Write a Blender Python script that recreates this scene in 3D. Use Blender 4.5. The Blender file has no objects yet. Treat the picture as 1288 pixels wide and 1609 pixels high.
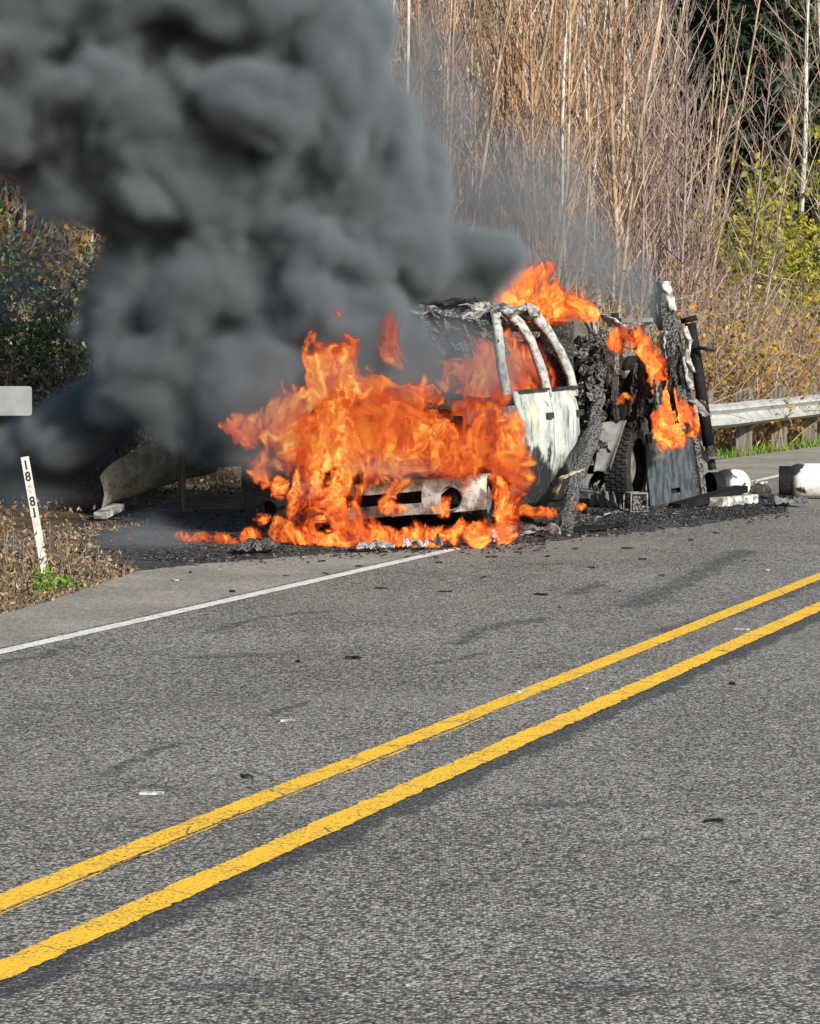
import bpy, bmesh, math, random
import numpy as np
from mathutils import Vector, Matrix, noise as mnoise
sc = bpy.context.scene
COL = sc.collection
# ------------------------------------------------------------------ camera, sky, sun, exposure
W, H, FPX, HOR, CAMH = 1288, 1609, 4600.0, 505.0, 1.85
PITCH = math.atan((H/2-HOR)/FPX)
cam_d = bpy.data.cameras.new('camera'); cam = bpy.data.objects.new('camera', cam_d); COL.objects.link(cam)
cam_d.sensor_fit = 'HORIZONTAL'; cam_d.sensor_width = 36.0; cam_d.lens = FPX/W*36.0
cam_d.clip_start = 0.1; cam_d.clip_end = 5000
cam.location = (0, 0, CAMH); cam.rotation_euler = (math.pi/2-PITCH, 0, 0)
sc.camera = cam
SUN_DIR = Vector((0.52, -0.74, 0.44)).normalized()        # towards the sun
SUN_EL = math.asin(SUN_DIR.z); SUN_AZ = math.atan2(SUN_DIR.x, SUN_DIR.y)
world = bpy.data.worlds.new('World'); sc.world = world; world.use_nodes = True
wn = world.node_tree.nodes; wl = world.node_tree.links
sky = wn.new('ShaderNodeTexSky'); sky.sky_type = 'NISHITA'; sky.sun_disc = False
sky.sun_elevation = SUN_EL; sky.sun_rotation = SUN_AZ; sky.air_density = 1.0; sky.dust_density = 1.0
wl.new(sky.outputs[0], wn['Background'].inputs[0]); wn['Background'].inputs[1].default_value = 0.10
sun_d = bpy.data.lights.new('sun', 'SUN'); sun_d.energy = 4.7; sun_d.angle = math.radians(0.53); sun_d.color = (1.0, 0.93, 0.82)
sun = bpy.data.objects.new('sun', sun_d); COL.objects.link(sun)
sun.rotation_euler = SUN_DIR.to_track_quat('Z', 'Y').to_euler(); sun.location = (20, -12, 30)
vs = sc.view_settings; vs.view_transform = 'Standard'; vs.look = 'None'; vs.gamma = 1.0; vs.use_curve_mapping = False
vs.exposure = 0.68
cy = sc.cycles
cy.use_denoising = True; cy.max_bounces = 6; cy.diffuse_bounces = 2; cy.glossy_bounces = 2; cy.transmission_bounces = 2
cy.volume_bounces = 1; cy.transparent_max_bounces = 12; cy.volume_step_rate = 1.0; cy.volume_max_steps = 512
cy.use_light_tree = True; cy.sample_clamp_indirect = 6.0

# ------------------------------------------------------------------ pixel -> place
_F = Vector((0, math.cos(PITCH), -math.sin(PITCH))); _U = Vector((0, math.sin(PITCH), math.cos(PITCH))); _X = Vector((1, 0, 0))
def ray(px, py): return _F*FPX + _X*(px-W/2) + _U*(H/2-py)
def G(px, py, z=0.0):                       # the ground point seen at a pixel of the photograph
    r = ray(px, py); return Vector((0, 0, CAMH)) + r*((z-CAMH)/r.z)
def P(px, py, D):                           # the point at a pixel, D metres away
    r = ray(px, py); return Vector((0, 0, CAMH)) + r*(D/r.y)
# ------------------------------------------------------------------ node helper
class NT:
    """writes node graphs as expressions"""
    def __init__(s, tree): s.t = tree
    def node(s, typ, **kw):
        n = s.t.nodes.new(typ)
        for k, v in kw.items(): setattr(n, k, v)
        return n
    def put(s, sock, v):
        if v is None: return
        if isinstance(v, bpy.types.NodeSocket): s.t.links.new(v, sock)
        else: sock.default_value = v
    def m(s, op, a, b=None, c=None, clamp=False):
        n = s.node('ShaderNodeMath', operation=op, use_clamp=clamp)
        s.put(n.inputs[0], a); s.put(n.inputs[1], b)
        if c is not None: s.put(n.inputs[2], c)
        return n.outputs[0]
    def v(s, op, a, b=None, scale=None):
        n = s.node('ShaderNodeVectorMath', operation=op)
        s.put(n.inputs[0], a); s.put(n.inputs[1], b)
        if scale is not None: s.put(n.inputs['Scale'], scale)
        return n.outputs['Value'] if op in ('LENGTH', 'DISTANCE', 'DOT_PRODUCT') else n.outputs[0]
    def noise(s, vec, scale, detail=2.0, rough=0.5, dist=0.0, col=False):
        n = s.node('ShaderNodeTexNoise')
        s.put(n.inputs['Vector'], vec); n.inputs['Scale'].default_value = scale; n.inputs['Detail'].default_value = detail
        n.inputs['Roughness'].default_value = rough; n.inputs['Distortion'].default_value = dist
        return n.outputs[1] if col else n.outputs[0]
    def vor(s, vec, scale, feature='F1', smooth=0.6, out='Distance', rnd=1.0):
        n = s.node('ShaderNodeTexVoronoi', feature=feature)
        s.put(n.inputs['Vector'], vec); n.inputs['Scale'].default_value = scale
        n.inputs['Randomness'].default_value = rnd
        if feature == 'SMOOTH_F1': n.inputs['Smoothness'].default_value = smooth
        return n.outputs[out]
    def ss(s, x, a, b, lo=0.0, hi=1.0, typ='SMOOTHSTEP'):
        n = s.node('ShaderNodeMapRange', interpolation_type=typ)
        s.put(n.inputs[0], x)
        for i, q in zip((1, 2, 3, 4), (a, b, lo, hi)): s.put(n.inputs[i], q)
        return n.outputs[0]
    def mix(s, f, a, b, blend='MIX'):
        n = s.node('ShaderNodeMix', data_type='RGBA', blend_type=blend)
        s.put(n.inputs[0], f)
        for sock, q in ((n.inputs[6], a), (n.inputs[7], b)):
            s.put(sock, q if isinstance(q, bpy.types.NodeSocket) else (*q, 1.0))
        return n.outputs[2]
    def sep(s, vec):
        n = s.node('ShaderNodeSeparateXYZ'); s.put(n.inputs[0], vec); return n.outputs

MATS = {}
def material(name, build, rough=0.85, metal=0.0, spec=0.3):
    """build(nt, object coordinates) -> colour socket or (colour, bump height, bump distance[, roughness])"""
    m = bpy.data.materials.new(name); m.use_nodes = True
    nt = NT(m.node_tree); bs = m.node_tree.nodes['Principled BSDF']
    tc = nt.node('ShaderNodeTexCoord').outputs['Object']
    r = build(nt, tc)
    if not isinstance(r, tuple): r = (r,)
    nt.put(bs.inputs['Base Color'], r[0])
    bs.inputs['Roughness'].default_value = rough; bs.inputs['Metallic'].default_value = metal
    bs.inputs['Specular IOR Level'].default_value = spec
    if len(r) > 2:
        bp = nt.node('ShaderNodeBump'); bp.inputs['Strength'].default_value = 1.0; bp.inputs['Distance'].default_value = r[2]
        nt.put(bp.inputs['Height'], r[1]); nt.t.links.new(bp.outputs[0], bs.inputs['Normal'])
    if len(r) > 3: nt.put(bs.inputs['Roughness'], r[3])
    MATS[name] = m
    return m
def mottled(name, c1, c2, scale=3.0, lo=.4, hi=.6, fine=0.0, c3=(0, 0, 0), bump=0.004, rough=.85, metal=0.0, spec=.3, detail=6):
    def b(nt, p):
        n = nt.noise(p, scale, detail, .62)
        c = nt.mix(nt.ss(n, lo, hi), c1, c2)
        n2 = nt.noise(p, scale*7, 4, .6)
        if fine: c = nt.mix(nt.m('MULTIPLY', nt.ss(n2, .52, .66), fine), c, c3)
        return c, n2, bump
    return material(name, b, rough, metal, spec)

# ------------------------------------------------------------------ mesh helper
class MB:
    def __init__(s): s.v = []; s.f = []
    def add(s, vs, fs):
        o = len(s.v); s.v += [tuple(q) for q in vs]; s.f += [tuple(i+o for i in f) for f in fs]; return s
    def box(s, c, d, rot=None):
        c = Vector(c); R = rot or Matrix.Identity(3)
        vs = [c + R @ Vector((x*d[0]/2, y*d[1]/2, z*d[2]/2)) for x in (-1, 1) for y in (-1, 1) for z in (-1, 1)]
        return s.add(vs, [(0,1,3,2), (4,6,7,5), (0,4,5,1), (2,3,7,6), (0,2,6,4), (1,5,7,3)])
    def beam(s, a, b, w, h, up=(0, 0, 1)):           # a rectangular bar from a to b
        a, b = Vector(a), Vector(b); d = (b-a); L = d.length; d.normalize()
        x = d.cross(Vector(up));
        if x.length < 1e-4: x = d.cross(Vector((1, 0, 0)))
        x.normalize(); y = x.cross(d)
        R = Matrix((d, x, y)).transposed()
        return s.box((a+b)/2, (L, w, h), R)
    def tube(s, pts, r, n=6, cap=True, jit=0.0, rng=None):
        pts = [Vector(p) for p in pts]; k = len(pts)
        rr = r if isinstance(r, (list, tuple)) else [r]*k
        o = len(s.v); ref = Vector((0.31, 0.17, 0.93))
        for i, p in enumerate(pts):
            t = (pts[min(i+1, k-1)]-pts[max(i-1, 0)]).normalized()
            x = t.cross(ref)
            if x.length < 1e-3: x = t.cross(Vector((1, 0, 0)))
            x.normalize(); y = t.cross(x)
            for j in range(n):
                a = 2*math.pi*j/n; q = rr[i]*(1 + (rng.uniform(-jit, jit) if jit else 0))
                s.v.append(tuple(p + (x*math.cos(a)+y*math.sin(a))*q))
        for i in range(k-1):
            for j in range(n):
                s.f.append((o+i*n+j, o+i*n+(j+1) % n, o+(i+1)*n+(j+1) % n, o+(i+1)*n+j))
        if cap and n > 2:
            s.f.append(tuple(o+j for j in range(n))[::-1]); s.f.append(tuple(o+(k-1)*n+j for j in range(n)))
        return s
    def sheet(s, fn, nu, nv, th=0.0, nrm=None, skip=None):
        """grid fn(a, b), a and b from 0 to 1; th > 0 gives it thickness along nrm"""
        o = len(s.v); P0 = [Vector(fn(i/nu, j/nv)) for i in range(nu+1) for j in range(nv+1)]
        idx = lambda i, j: i*(nv+1)+j
        cells = [(i, j) for i in range(nu) for j in range(nv) if not (skip and skip((i+.5)/nu, (j+.5)/nv))]
        s.v += [tuple(p) for p in P0]
        for i, j in cells: s.f.append((o+idx(i, j), o+idx(i+1, j), o+idx(i+1, j+1), o+idx(i, j+1)))
        if th:
            o2 = len(s.v); N = Vector(nrm); s.v += [tuple(p+N*th) for p in P0]
            for i, j in cells: s.f.append((o2+idx(i, j+1), o2+idx(i+1, j+1), o2+idx(i+1, j), o2+idx(i, j)))
            cs = set(cells)
            for i, j in cells:
                for (di, dj, a, b) in ((-1, 0, (i, j+1), (i, j)), (1, 0, (i+1, j), (i+1, j+1)), (0, -1, (i, j), (i+1, j)), (0, 1, (i+1, j+1), (i, j+1))):
                    if (i+di, j+dj) not in cs:
                        s.f.append((o+idx(*b), o+idx(*a), o2+idx(*a), o2+idx(*b)))
        return s
    def mesh(s, name, mat, smooth=False):
        me = bpy.data.meshes.new(name); me.from_pydata(s.v, [], s.f); me.update()
        for m in (mat if isinstance(mat, (list, tuple)) else [mat]): me.materials.append(MATS[m] if isinstance(m, str) else m)
        if smooth: me.polygons.foreach_set('use_smooth', [True]*len(me.polygons))
        return me
    def build(s, name, mat, parent=None, smooth=False):
        ob = bpy.data.objects.new(name, s.mesh(name, mat, smooth)); COL.objects.link(ob); ob.parent = parent
        return ob
def tag(o, label, cat=None, group=None, kind=None):
    if label: o['label'] = label
    if cat: o['category'] = cat
    if group: o['group'] = group
    if kind: o['kind'] = kind
    return o
def struct(o): o['kind'] = 'structure'; return o
def empty(name, loc, rz=0.0, label=None, cat=None, group=None):
    o = bpy.data.objects.new(name, None); COL.objects.link(o); o.location = loc; o.rotation_euler = (0, 0, rz); o.empty_display_size = .2
    return tag(o, label, cat, group)
def dup(root, loc, rz=0.0, scale=1.0, label=None, group=None):
    """a copy of a thing with copies of its parts and their sub-parts"""
    r = root.copy(); COL.objects.link(r); r.location = loc; r.rotation_euler = (0, 0, rz)
    r.scale = scale if isinstance(scale, (tuple, list)) else (scale,)*3
    tag(r, label, None, group)
    for ch in root.children:
        c = ch.copy(); COL.objects.link(c); c.parent = r
        for g in ch.children:
            d = g.copy(); COL.objects.link(d); d.parent = c
    return r
def hn(x, y=0.0, z=0.0): return mnoise.noise(Vector((x, y, z)))      # -1..1
# ------------------------------------------------------------------ the road, in metres along it (s) and to its left (L)
RA = math.atan((2290-W/2)/FPX)
RD = Vector((math.sin(RA), math.cos(RA), 0)); RN = Vector((-math.cos(RA), math.sin(RA), 0))
def R(s, L, z=0.0): return RD*s + RN*L + Vector((0, 0, z))
def SL(p): return p.dot(RD), p.dot(RN)
L_WHITE, L_Y1, L_Y2 = [CAMH*math.cos(RA)*k for k in (4.396, 2.491, 2.221)]
def shoulder_edge(s):                    # the paved shoulder widens towards the pull-out behind the truck
    for (s0, l0), (s1, l1) in zip(EDGE, EDGE[1:]):
        if s <= s1: return l0 + (l1-l0)*max(0, (s-s0))/(s1-s0)
    return EDGE[-1][1]
EDGE = [(-20, 8.1), (14, 8.2)] + [SL(G(*q)) for q in ((0, 966), (120, 930), (215, 897))]
EDGE = EDGE + [(EDGE[-1][0]+1.2, EDGE[-1][1]+.9), (EDGE[-1][0]+3.2, 11.2), (34, 10.6), (38, 9.35), (44, 8.85), (60, 8.7), (300, 8.7)]

def hill(s, L):
    z = -0.06
    if L > 11.5: z += .07*(L-11.5) + .0012*(L-11.5)**2
    if L > 10: z += .10*hn(s*.35, L*.35)*min(1, (L-10)/4)
    if L < -6: z -= .02*(-6-L)
    return z
STAINS = [  # worn tar and cracks: run of points on the road, half width
 (((0, 1108), (120, 1107), (250, 1105)), .014), (((-20, 1042), (60, 1032), (112, 1014)), .07), (((170, 1218), (215, 1197), (265, 1166)), .05), (((420, 1124), (480, 1105)), .06),
 (((990, 952), (1060, 922), (1120, 890), (1170, 866)), .15), (((715, 1012), (770, 985), (850, 972)), .10), (((630, 1050), (700, 1040), (770, 1026)), .04),
 (((1050, 992), (1130, 968), (1210, 940), (1300, 912)), .12), (((200, 1290), (270, 1290), (335, 1284)), .03), (((330, 992), (420, 968), (510, 960)), .05), (((840, 1048), (900, 1048)), .02), (((900, 935), (940, 915)), .08)]
def asphalt(nt, p):
    cell = nt.vor(p, 84, out='Color'); dist = nt.vor(p, 84)
    g = nt.sep(cell)
    tone = nt.m('MULTIPLY_ADD', nt.m('POWER', g[0], 1.6), .35, .045)
    tone = nt.m('MULTIPLY', tone, nt.ss(dist, .25, .75, 1.0, .35))
    big = nt.noise(p, .55, 4, .6)
    st = nt.v('MULTIPLY', p, (1, 1, 1))
    mid = nt.noise(st, 7, 4, .7)
    tone = nt.m('MULTIPLY', tone, nt.m('ADD', nt.ss(big, .3, .7, .78, 1.2), nt.ss(mid, .3, .7, -.12, .12)))
    bright = nt.ss(g[1], .88, .95); tan = nt.ss(g[2], .86, .93)
    cc = nt.node('ShaderNodeCombineColor'); [nt.put(cc.inputs[i], nt.m('MULTIPLY', tone, q)) for i, q in enumerate((1.09, 1.06, .94))]
    c = nt.mix(nt.m('MULTIPLY', bright, .75), cc.outputs[0], (.46, .45, .42))
    c = nt.mix(nt.m('MULTIPLY', tan, .6), c, (.30, .235, .15))
    dust = nt.ss(nt.noise(p, .33, 3, .55), .5, .68)
    c = nt.mix(nt.m('MULTIPLY', dust, .35), c, (.17, .155, .125))
    dark = nt.ss(nt.noise(nt.v('MULTIPLY', p, (.55, 1.5, 1)), 1.3, 5, .65), .61, .68)
    c = nt.mix(nt.m('MULTIPLY', dark, .5), c, (.035, .037, .04))
    # stains and the tarry band beside the near yellow line, broken up by the stones
    ns = nt.noise(p, 9, 5, .72); warp = nt.v('ADD', p, nt.v('SCALE', nt.v('SUBTRACT', nt.noise(p, 3.5, 3, .6, col=True), (.5, .5, .5)), scale=.25))
    best = None
    for pix, hw in STAINS:
        pts = [G(*q) for q in pix]
        for a, b in zip(pts, pts[1:]):
            ba = b-a; pa = nt.v('SUBTRACT', warp if hw > .025 else p, tuple(a))
            h = nt.m('DIVIDE', nt.v('DOT_PRODUCT', pa, tuple(ba)), ba.dot(ba), clamp=True)
            n = nt.node('ShaderNodeVectorMath', operation='SCALE'); n.inputs[0].default_value = tuple(ba); nt.put(n.inputs['Scale'], h)
            d = nt.m('DIVIDE', nt.v('LENGTH', nt.v('SUBTRACT', pa, n.outputs[0])), hw)
            best = d if best is None else nt.m('MINIMUM', best, d)
    stain = nt.ss(nt.m('ADD', best, nt.m('MULTIPLY', nt.m('SUBTRACT', ns, .5), 2.6)), .35, 1.15, 1.0, 0.0)
    stain = nt.m('MULTIPLY', stain, nt.ss(nt.noise(p, 26, 5, .75), .40, .52))
    lat = nt.v('DOT_PRODUCT', p, tuple(RN))
    dl = nt.m('SUBTRACT', L_Y2-.055, lat)
    band = nt.m('MULTIPLY', nt.ss(dl, -.02, .0), nt.ss(nt.m('ADD', dl, nt.m('MULTIPLY', nt.m('SUBTRACT', nt.noise(p, 2.3, 6, .75), .5), .36)), .09, .15, 1.0, 0.0))
    keep = nt.ss(nt.noise(p, 60, 3, .7), .36, .66, 1.0, .45)
    c = nt.mix(nt.m('MULTIPLY', nt.m('MULTIPLY', nt.m('MAXIMUM', stain, band), keep), .97), c, (.022, .023, .026))
    return c, dist, -0.004
material('asphalt', asphalt, .8, 0, .35)
def shoulder_m(nt, p):
    g = nt.sep(nt.vor(p, 70, out='Color'))
    tone = nt.ss(g[0], 0, 1, .6, 1.35, 'LINEAR')
    base = nt.mix(nt.ss(nt.noise(p, 1.1, 5, .6), .35, .65), (.19, .178, .152), (.265, .243, .20))
    c = nt.mix(1.0, base, tone, 'MULTIPLY')
    c = nt.mix(nt.m('MULTIPLY', nt.ss(g[1], .9, .96), .6), c, (.4, .38, .34))
    return c, nt.noise(p, 60, 2), .004
material('shoulder_grit', shoulder_m, .9, 0, .2)
def soil(nt, p):
    n = nt.noise(p, 2.2, 7, .65); f = nt.noise(p, 26, 5, .7)
    c = nt.mix(nt.ss(n, .38, .62), (.055, .04, .026), (.13, .098, .06))
    c = nt.mix(nt.m('MULTIPLY', nt.ss(f, .55, .68), .6), c, (.24, .18, .10))
    return c, f, .02
material('leaf_litter', soil, .95, 0, .1)
def burnt_ground(nt, p):
    n = nt.noise(p, 4.5, 6, .65); g = nt.sep(nt.vor(p, 45, out='Color'))
    c = nt.mix(nt.ss(n, .42, .68), (.018, .018, .019), (.065, .06, .055))
    c = nt.mix(nt.m('MULTIPLY', nt.ss(g[0], .86, .93), .55), c, (.26, .26, .25))
    return c, nt.noise(p, 40, 4, .7), .01
material('burnt_ground', burnt_ground, .85, 0, .3)
def paint(col, worn):
    def b(nt, p):
        n = nt.noise(p, 45, 4, .7); n2 = nt.noise(p, 5, 3, .6)
        chip = nt.m('MAXIMUM', nt.m('MULTIPLY', nt.ss(n, .57, .66), nt.ss(n2, .45, .62)), nt.m('MULTIPLY', nt.ss(nt.vor(nt.v('MULTIPLY', p, (1, 2.2, 1)), 2.6, 'DISTANCE_TO_EDGE'), .006, .014, 1.0, 0.0), nt.ss(n2, .40, .55)))
        c = nt.mix(nt.ss(nt.noise(p, 130, 2, .6), .3, .7), tuple(q*.9 for q in col), col)
        pit = nt.m('MULTIPLY', nt.ss(nt.vor(p, 76), .52, .80), nt.ss(n2, .30, .6, .25, .85))
        c = nt.mix(pit, c, (.13, .10, .05))
        c = nt.mix(nt.m('MULTIPLY', chip, worn), c, (.09, .085, .07))
        return c, nt.vor(p, 85), -.0012
    return b
material('yellow_paint', paint((.86, .50, .028), .9), .7, 0, .3)
material('white_paint', paint((.72, .71, .67), .7), .7, 0, .3)
mottled('tar', (.022, .023, .026), (.05, .051, .054), 14, .4, .65, .5, (.11, .11, .11), .003, .6, 0, .4)

# ground sheet with the bank behind the guard rail
mb = MB()
ss_ = [-60, -30, -10] + [i*1.5 for i in range(0, 75)] + [120, 140, 170, 220, 300, 420, 600]
LL = [-500, -200, -80, -30, -12, -6, 0, 6] + [8+.7*i for i in range(0, 24)] + [26, 28, 31, 35, 40, 48, 60, 80, 120, 180, 260, 400]
nL = len(LL)
for s_ in ss_:
    for l_ in LL: mb.v.append(tuple(R(s_, l_, min(hill(s_, l_), 40))))
for i in range(len(ss_)-1):
    for j in range(nL-1): mb.f.append((i*nL+j, (i+1)*nL+j, (i+1)*nL+j+1, i*nL+j+1))
struct(mb.build('ground', 'leaf_litter', None, True))
# the asphalt, the gritty shoulder, the markings
def strip(name, mat, s0, s1, left, right, z, ds=.5):
    m = MB(); n = max(2, int((s1-s0)/ds))
    for i in range(n+1):
        s = s0+(s1-s0)*i/n; m.v += [tuple(R(s, right(s), z)), tuple(R(s, left(s), z))]
    m.f = [(2*i, 2*i+2, 2*i+3, 2*i+1) for i in range(n)]
    return struct(m.build(name, mat))
strip('road', 'asphalt', -60, 500, lambda s: L_WHITE+.12, lambda s: -3.2, 0.0, 8)
strip('shoulder', 'shoulder_grit', -40, 300, lambda s: shoulder_edge(s)+.05*hn(s*2.1)+.04*hn(s*7), lambda s: L_WHITE+.12, -.001, .2)
rng = random.Random(4)
def marking(name, mat, c, w, s0, s1, z, rag=.012, ds=.035, gap=None):
    """a painted line with a ragged edge"""
    m = MB(); s = s0; k = 0
    while s < s1:
        a, b = c+w/2+rag*.5*hn(s*2.3, c)+rng.uniform(-rag, rag)*.7, c-w/2+rag*.8*hn(s*2.9, c+7)+rng.choice((-.3, .2, .3, .4, 1.0, .1))*rng.uniform(0, rag*1.6)
        m.v += [tuple(R(s, b, z)), tuple(R(s, a, z))]; k += 1
        s += ds*(1 if s < 45 else 12)
    m.f = [(2*i, 2*i+2, 2*i+3, 2*i+1) for i in range(k-1)]
    return struct(m.build(name, mat))
marking('yellow_line', 'yellow_paint', L_Y1, .125, 2, 300, .004, .007)
marking('yellow_line', 'yellow_paint', L_Y2, .135, 2, 300, .007, .011)
for i in range(9):                         # stray slivers of paint beside the old line
    s0 = 7.6+i*.55+rng.uniform(0, .3); marking('yellow_line', 'yellow_paint', L_Y1-.083+rng.uniform(-.006, .006), .010, s0, s0+rng.uniform(.3, .9), .003, .004)
marking('white_line', 'white_paint', L_WHITE, .115, 2, 300, .004, .005)
# gravel apron beyond the shoulder
def gravel(nt, p):
    g = nt.sep(nt.vor(p, 38, out='Color')); n = nt.noise(nt.v('MULTIPLY', p, (1, 3, 1)), 1.6, 5, .65)
    c = nt.mix(nt.ss(n, .4, .64), (.045, .043, .04), (.15, .14, .125))
    c = nt.mix(1.0, c, nt.ss(g[0], 0, 1, .55, 1.4, 'LINEAR'), 'MULTIPLY')
    c = nt.mix(nt.m('MULTIPLY', nt.ss(g[1], .93, .97), .6), c, (.36, .35, .33))
    return c, nt.noise(p, 40, 4, .7), .012
material('gravel', gravel, .9, 0, .2)
# scorched ground round the truck
def blotch(name, mat, pix, z, n=90, rag=.18):
    pts = [G(*q) for q in pix]; m = MB(); c = sum(pts, Vector())/len(pts); k = len(pts); ring = []
    for i in range(n*k//8):
        t = i/(n*k//8)*k; a, b = pts[int(t) % k], pts[(int(t)+1) % k]; p = a+(b-a)*(t-int(t))
        ring.append(p+(p-c).normalized()*rag*(hn(p.x*3, p.y*3)+.6*hn(p.x*11, p.y*11)))
    m.v = [tuple(p+Vector((0, 0, z))) for p in ring]; m.v.append((c.x, c.y, z)); N = len(ring)
    m.f = [(i, (i+1) % N, N) for i in range(N)]
    return struct(m.build(name, mat))
blotch('scorched_ground', 'burnt_ground', ((215, 897), (330, 884), (520, 870), (720, 860), (850, 852), (1000, 836), (1120, 822), (1235, 804), (1200, 780), (1080, 770), (900, 772), (700, 780), (500, 790), (330, 800), (215, 812), (150, 835), (120, 865)), .0015)
blotch('gravel_apron', 'gravel', ((130, 900), (225, 893), (420, 870), (520, 800), (420, 786), (300, 790), (150, 784), (0, 779), (-200, 782), (-420, 800), (-400, 860), (-150, 862), (0, 858)), -.012, 90, .12)
# ------------------------------------------------------------------ burnt materials
def ash_paint(nt, p):                       # door skins: paint burnt to pale ash above, soot-black below
    z = nt.sep(p)[2]
    n = nt.noise(p, 2.4, 5, .6); st = nt.noise(nt.v('MULTIPLY', p, (7, 7, .8)), 2.0, 4, .6); f = nt.noise(p, 22, 5, .65)
    c = nt.mix(nt.ss(n, .4, .62), (.43, .465, .43), (.24, .28, .285))
    c = nt.mix(nt.m('MULTIPLY', nt.ss(nt.noise(p, 1.7, 3, .5), .52, .66), .6), c, (.52, .50, .34))
    c = nt.mix(nt.m('MULTIPLY', nt.ss(st, .56, .64), .85), c, (.06, .06, .058))
    c = nt.mix(nt.m('MULTIPLY', nt.ss(f, .60, .70), .7), c, (.10, .10, .095))
    edge = nt.m('ADD', nt.m('ADD', z, nt.m('MULTIPLY_ADD', nt.sep(p)[0], .16, -.42)), nt.m('MULTIPLY', nt.m('SUBTRACT', nt.noise(p, 3.2, 5, .6), .5), .9))
    soot = nt.mix(nt.ss(nt.noise(p, 9, 5, .7), .5, .72), (.016, .016, .017), (.09, .09, .088))
    c = nt.mix(nt.ss(edge, .50, .64), soot, c)
    return c, f, .006
material('ash_paint', ash_paint, .75, 0, .3)
mottled('ash_metal', (.38, .39, .37), (.14, .14, .135), 18, .42, .66, .75, (.03, .03, .03), .006, .8)
mottled('burnt_roof', (.36, .36, .35), (.035, .035, .035), 7, .42, .56, .6, (.5, .5, .48), .012, .85)
mottled('pale_ash', (.54, .54, .51), (.17, .17, .165), 11, .4, .6, .6, (.06, .06, .06), .006, .9)
mottled('ash_flecked', (.27, .27, .265), (.02, .02, .02), 52, .44, .54, .6, (.015, .015, .015), .02, .9)
mottled('cinder', (.15, .15, .148), (.012, .012, .013), 9, .36, .44, .3, (.3, .3, .3), .01, .8)
mottled('charred', (.009, .009, .009), (.035, .033, .032), 7, .4, .7, .45, (.16, .155, .15), .01, .8, 0, .35)
mottled('soot_black', (.006, .006, .0065), (.016, .016, .017), 4, .4, .7, .12, (.06, .06, .06), .004, .75, 0, .15)
mottled('burnt_steel', (.17, .165, .155), (.06, .058, .055), 9, .4, .62, .6, (.30, .29, .27), .005, .7, .2, .4)
mottled('bumper_steel', (.30, .29, .27), (.12, .11, .10), 10, .42, .62, .6, (.5, .49, .46), .004, .6, .3, .4)
mottled('grey_sheet', (.20, .20, .19), (.11, .11, .11), 3, .4, .6, .4, (.05, .05, .05), .003, .7)
def bumper_m(nt, p):                        # chrome burnt grey, sooted black towards the hotter side
    n = nt.noise(p, 10, 5, .6); y = nt.sep(p)[1]
    c = nt.mix(nt.ss(n, .42, .62), (.32, .31, .29), (.12, .11, .10))
    c = nt.mix(nt.m('MULTIPLY', nt.ss(nt.noise(p, 60, 4, .6), .52, .66), .5), c, (.5, .49, .46))
    k = nt.m('ADD', y, nt.m('MULTIPLY', nt.m('SUBTRACT', nt.noise(p, 4, 5, .65), .5), 1.6))
    return nt.mix(nt.ss(k, .85, 1.35), c, (.02, .019, .018)), n, .004
material('bumper_burnt', bumper_m, .6, .25, .4)
def blue_panel(nt, p):
    q = nt.noise(nt.v('MULTIPLY', p, (1, 1, .12)), 26, 4, .6)
    c = nt.mix(nt.ss(q, .42, .6), (.022, .032, .042), (.06, .072, .082))
    c = nt.mix(nt.m('MULTIPLY', nt.ss(nt.noise(p, 5, 5, .65), .54, .68), .8), c, (.03, .03, .032))
    c = nt.mix(nt.m('MULTIPLY', nt.ss(nt.noise(p, 3.3, 4, .6), .60, .70), .6), c, (.20, .15, .10))
    return c, q, .003
material('scorched_panel', blue_panel, .75, 0, .15)
def tyre_m(nt, p): 
    n = nt.noise(p, 16, 5, .7)
    return nt.mix(nt.ss(n, .5, .7), (.012, .012, .012), (.06, .06, .058)), n, .01
material('burnt_tyre', tyre_m, .8, 0, .3)
mottled('yellow_strap', (.42, .37, .22), (.20, .17, .10), 8, .4, .6, .5, (.05, .05, .05), .003)

# ------------------------------------------------------------------ the pickup: x runs back from the front bumper, y to its right side, z up
PHI = math.radians(19.0)
TO = G(737, 850); TO.z = 0.0
TRZ = math.pi/2-PHI
TM = Matrix.Translation(TO) @ Matrix.Rotation(TRZ, 4, 'Z'); TI = TM.inverted()
def TP(px, py, D): return TI @ P(px, py, D)          # a pixel at a distance, in the truck's own axes
def side_y(z):                                         # the curve of the body side
    pts = [(0.1, .14), (.17, .10), (.35, .04), (.65, 0.0), (.95, .005), (1.22, .06), (1.3, .09)]
    for (a, ya), (b, yb) in zip(pts, pts[1:]):
        if z <= b: t = (z-a)/(b-a); t = t*t*(3-2*t); return ya+(yb-ya)*t
    return pts[-1][1]
truck = empty('burning_pickup_truck', TO, TRZ, 'burnt-out crew cab pickup with ash-white doors and flames pouring from its front', 'pickup truck')
def flip(y, side): return y if side == 0 else 2.0-y
rng = random.Random(11)
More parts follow.
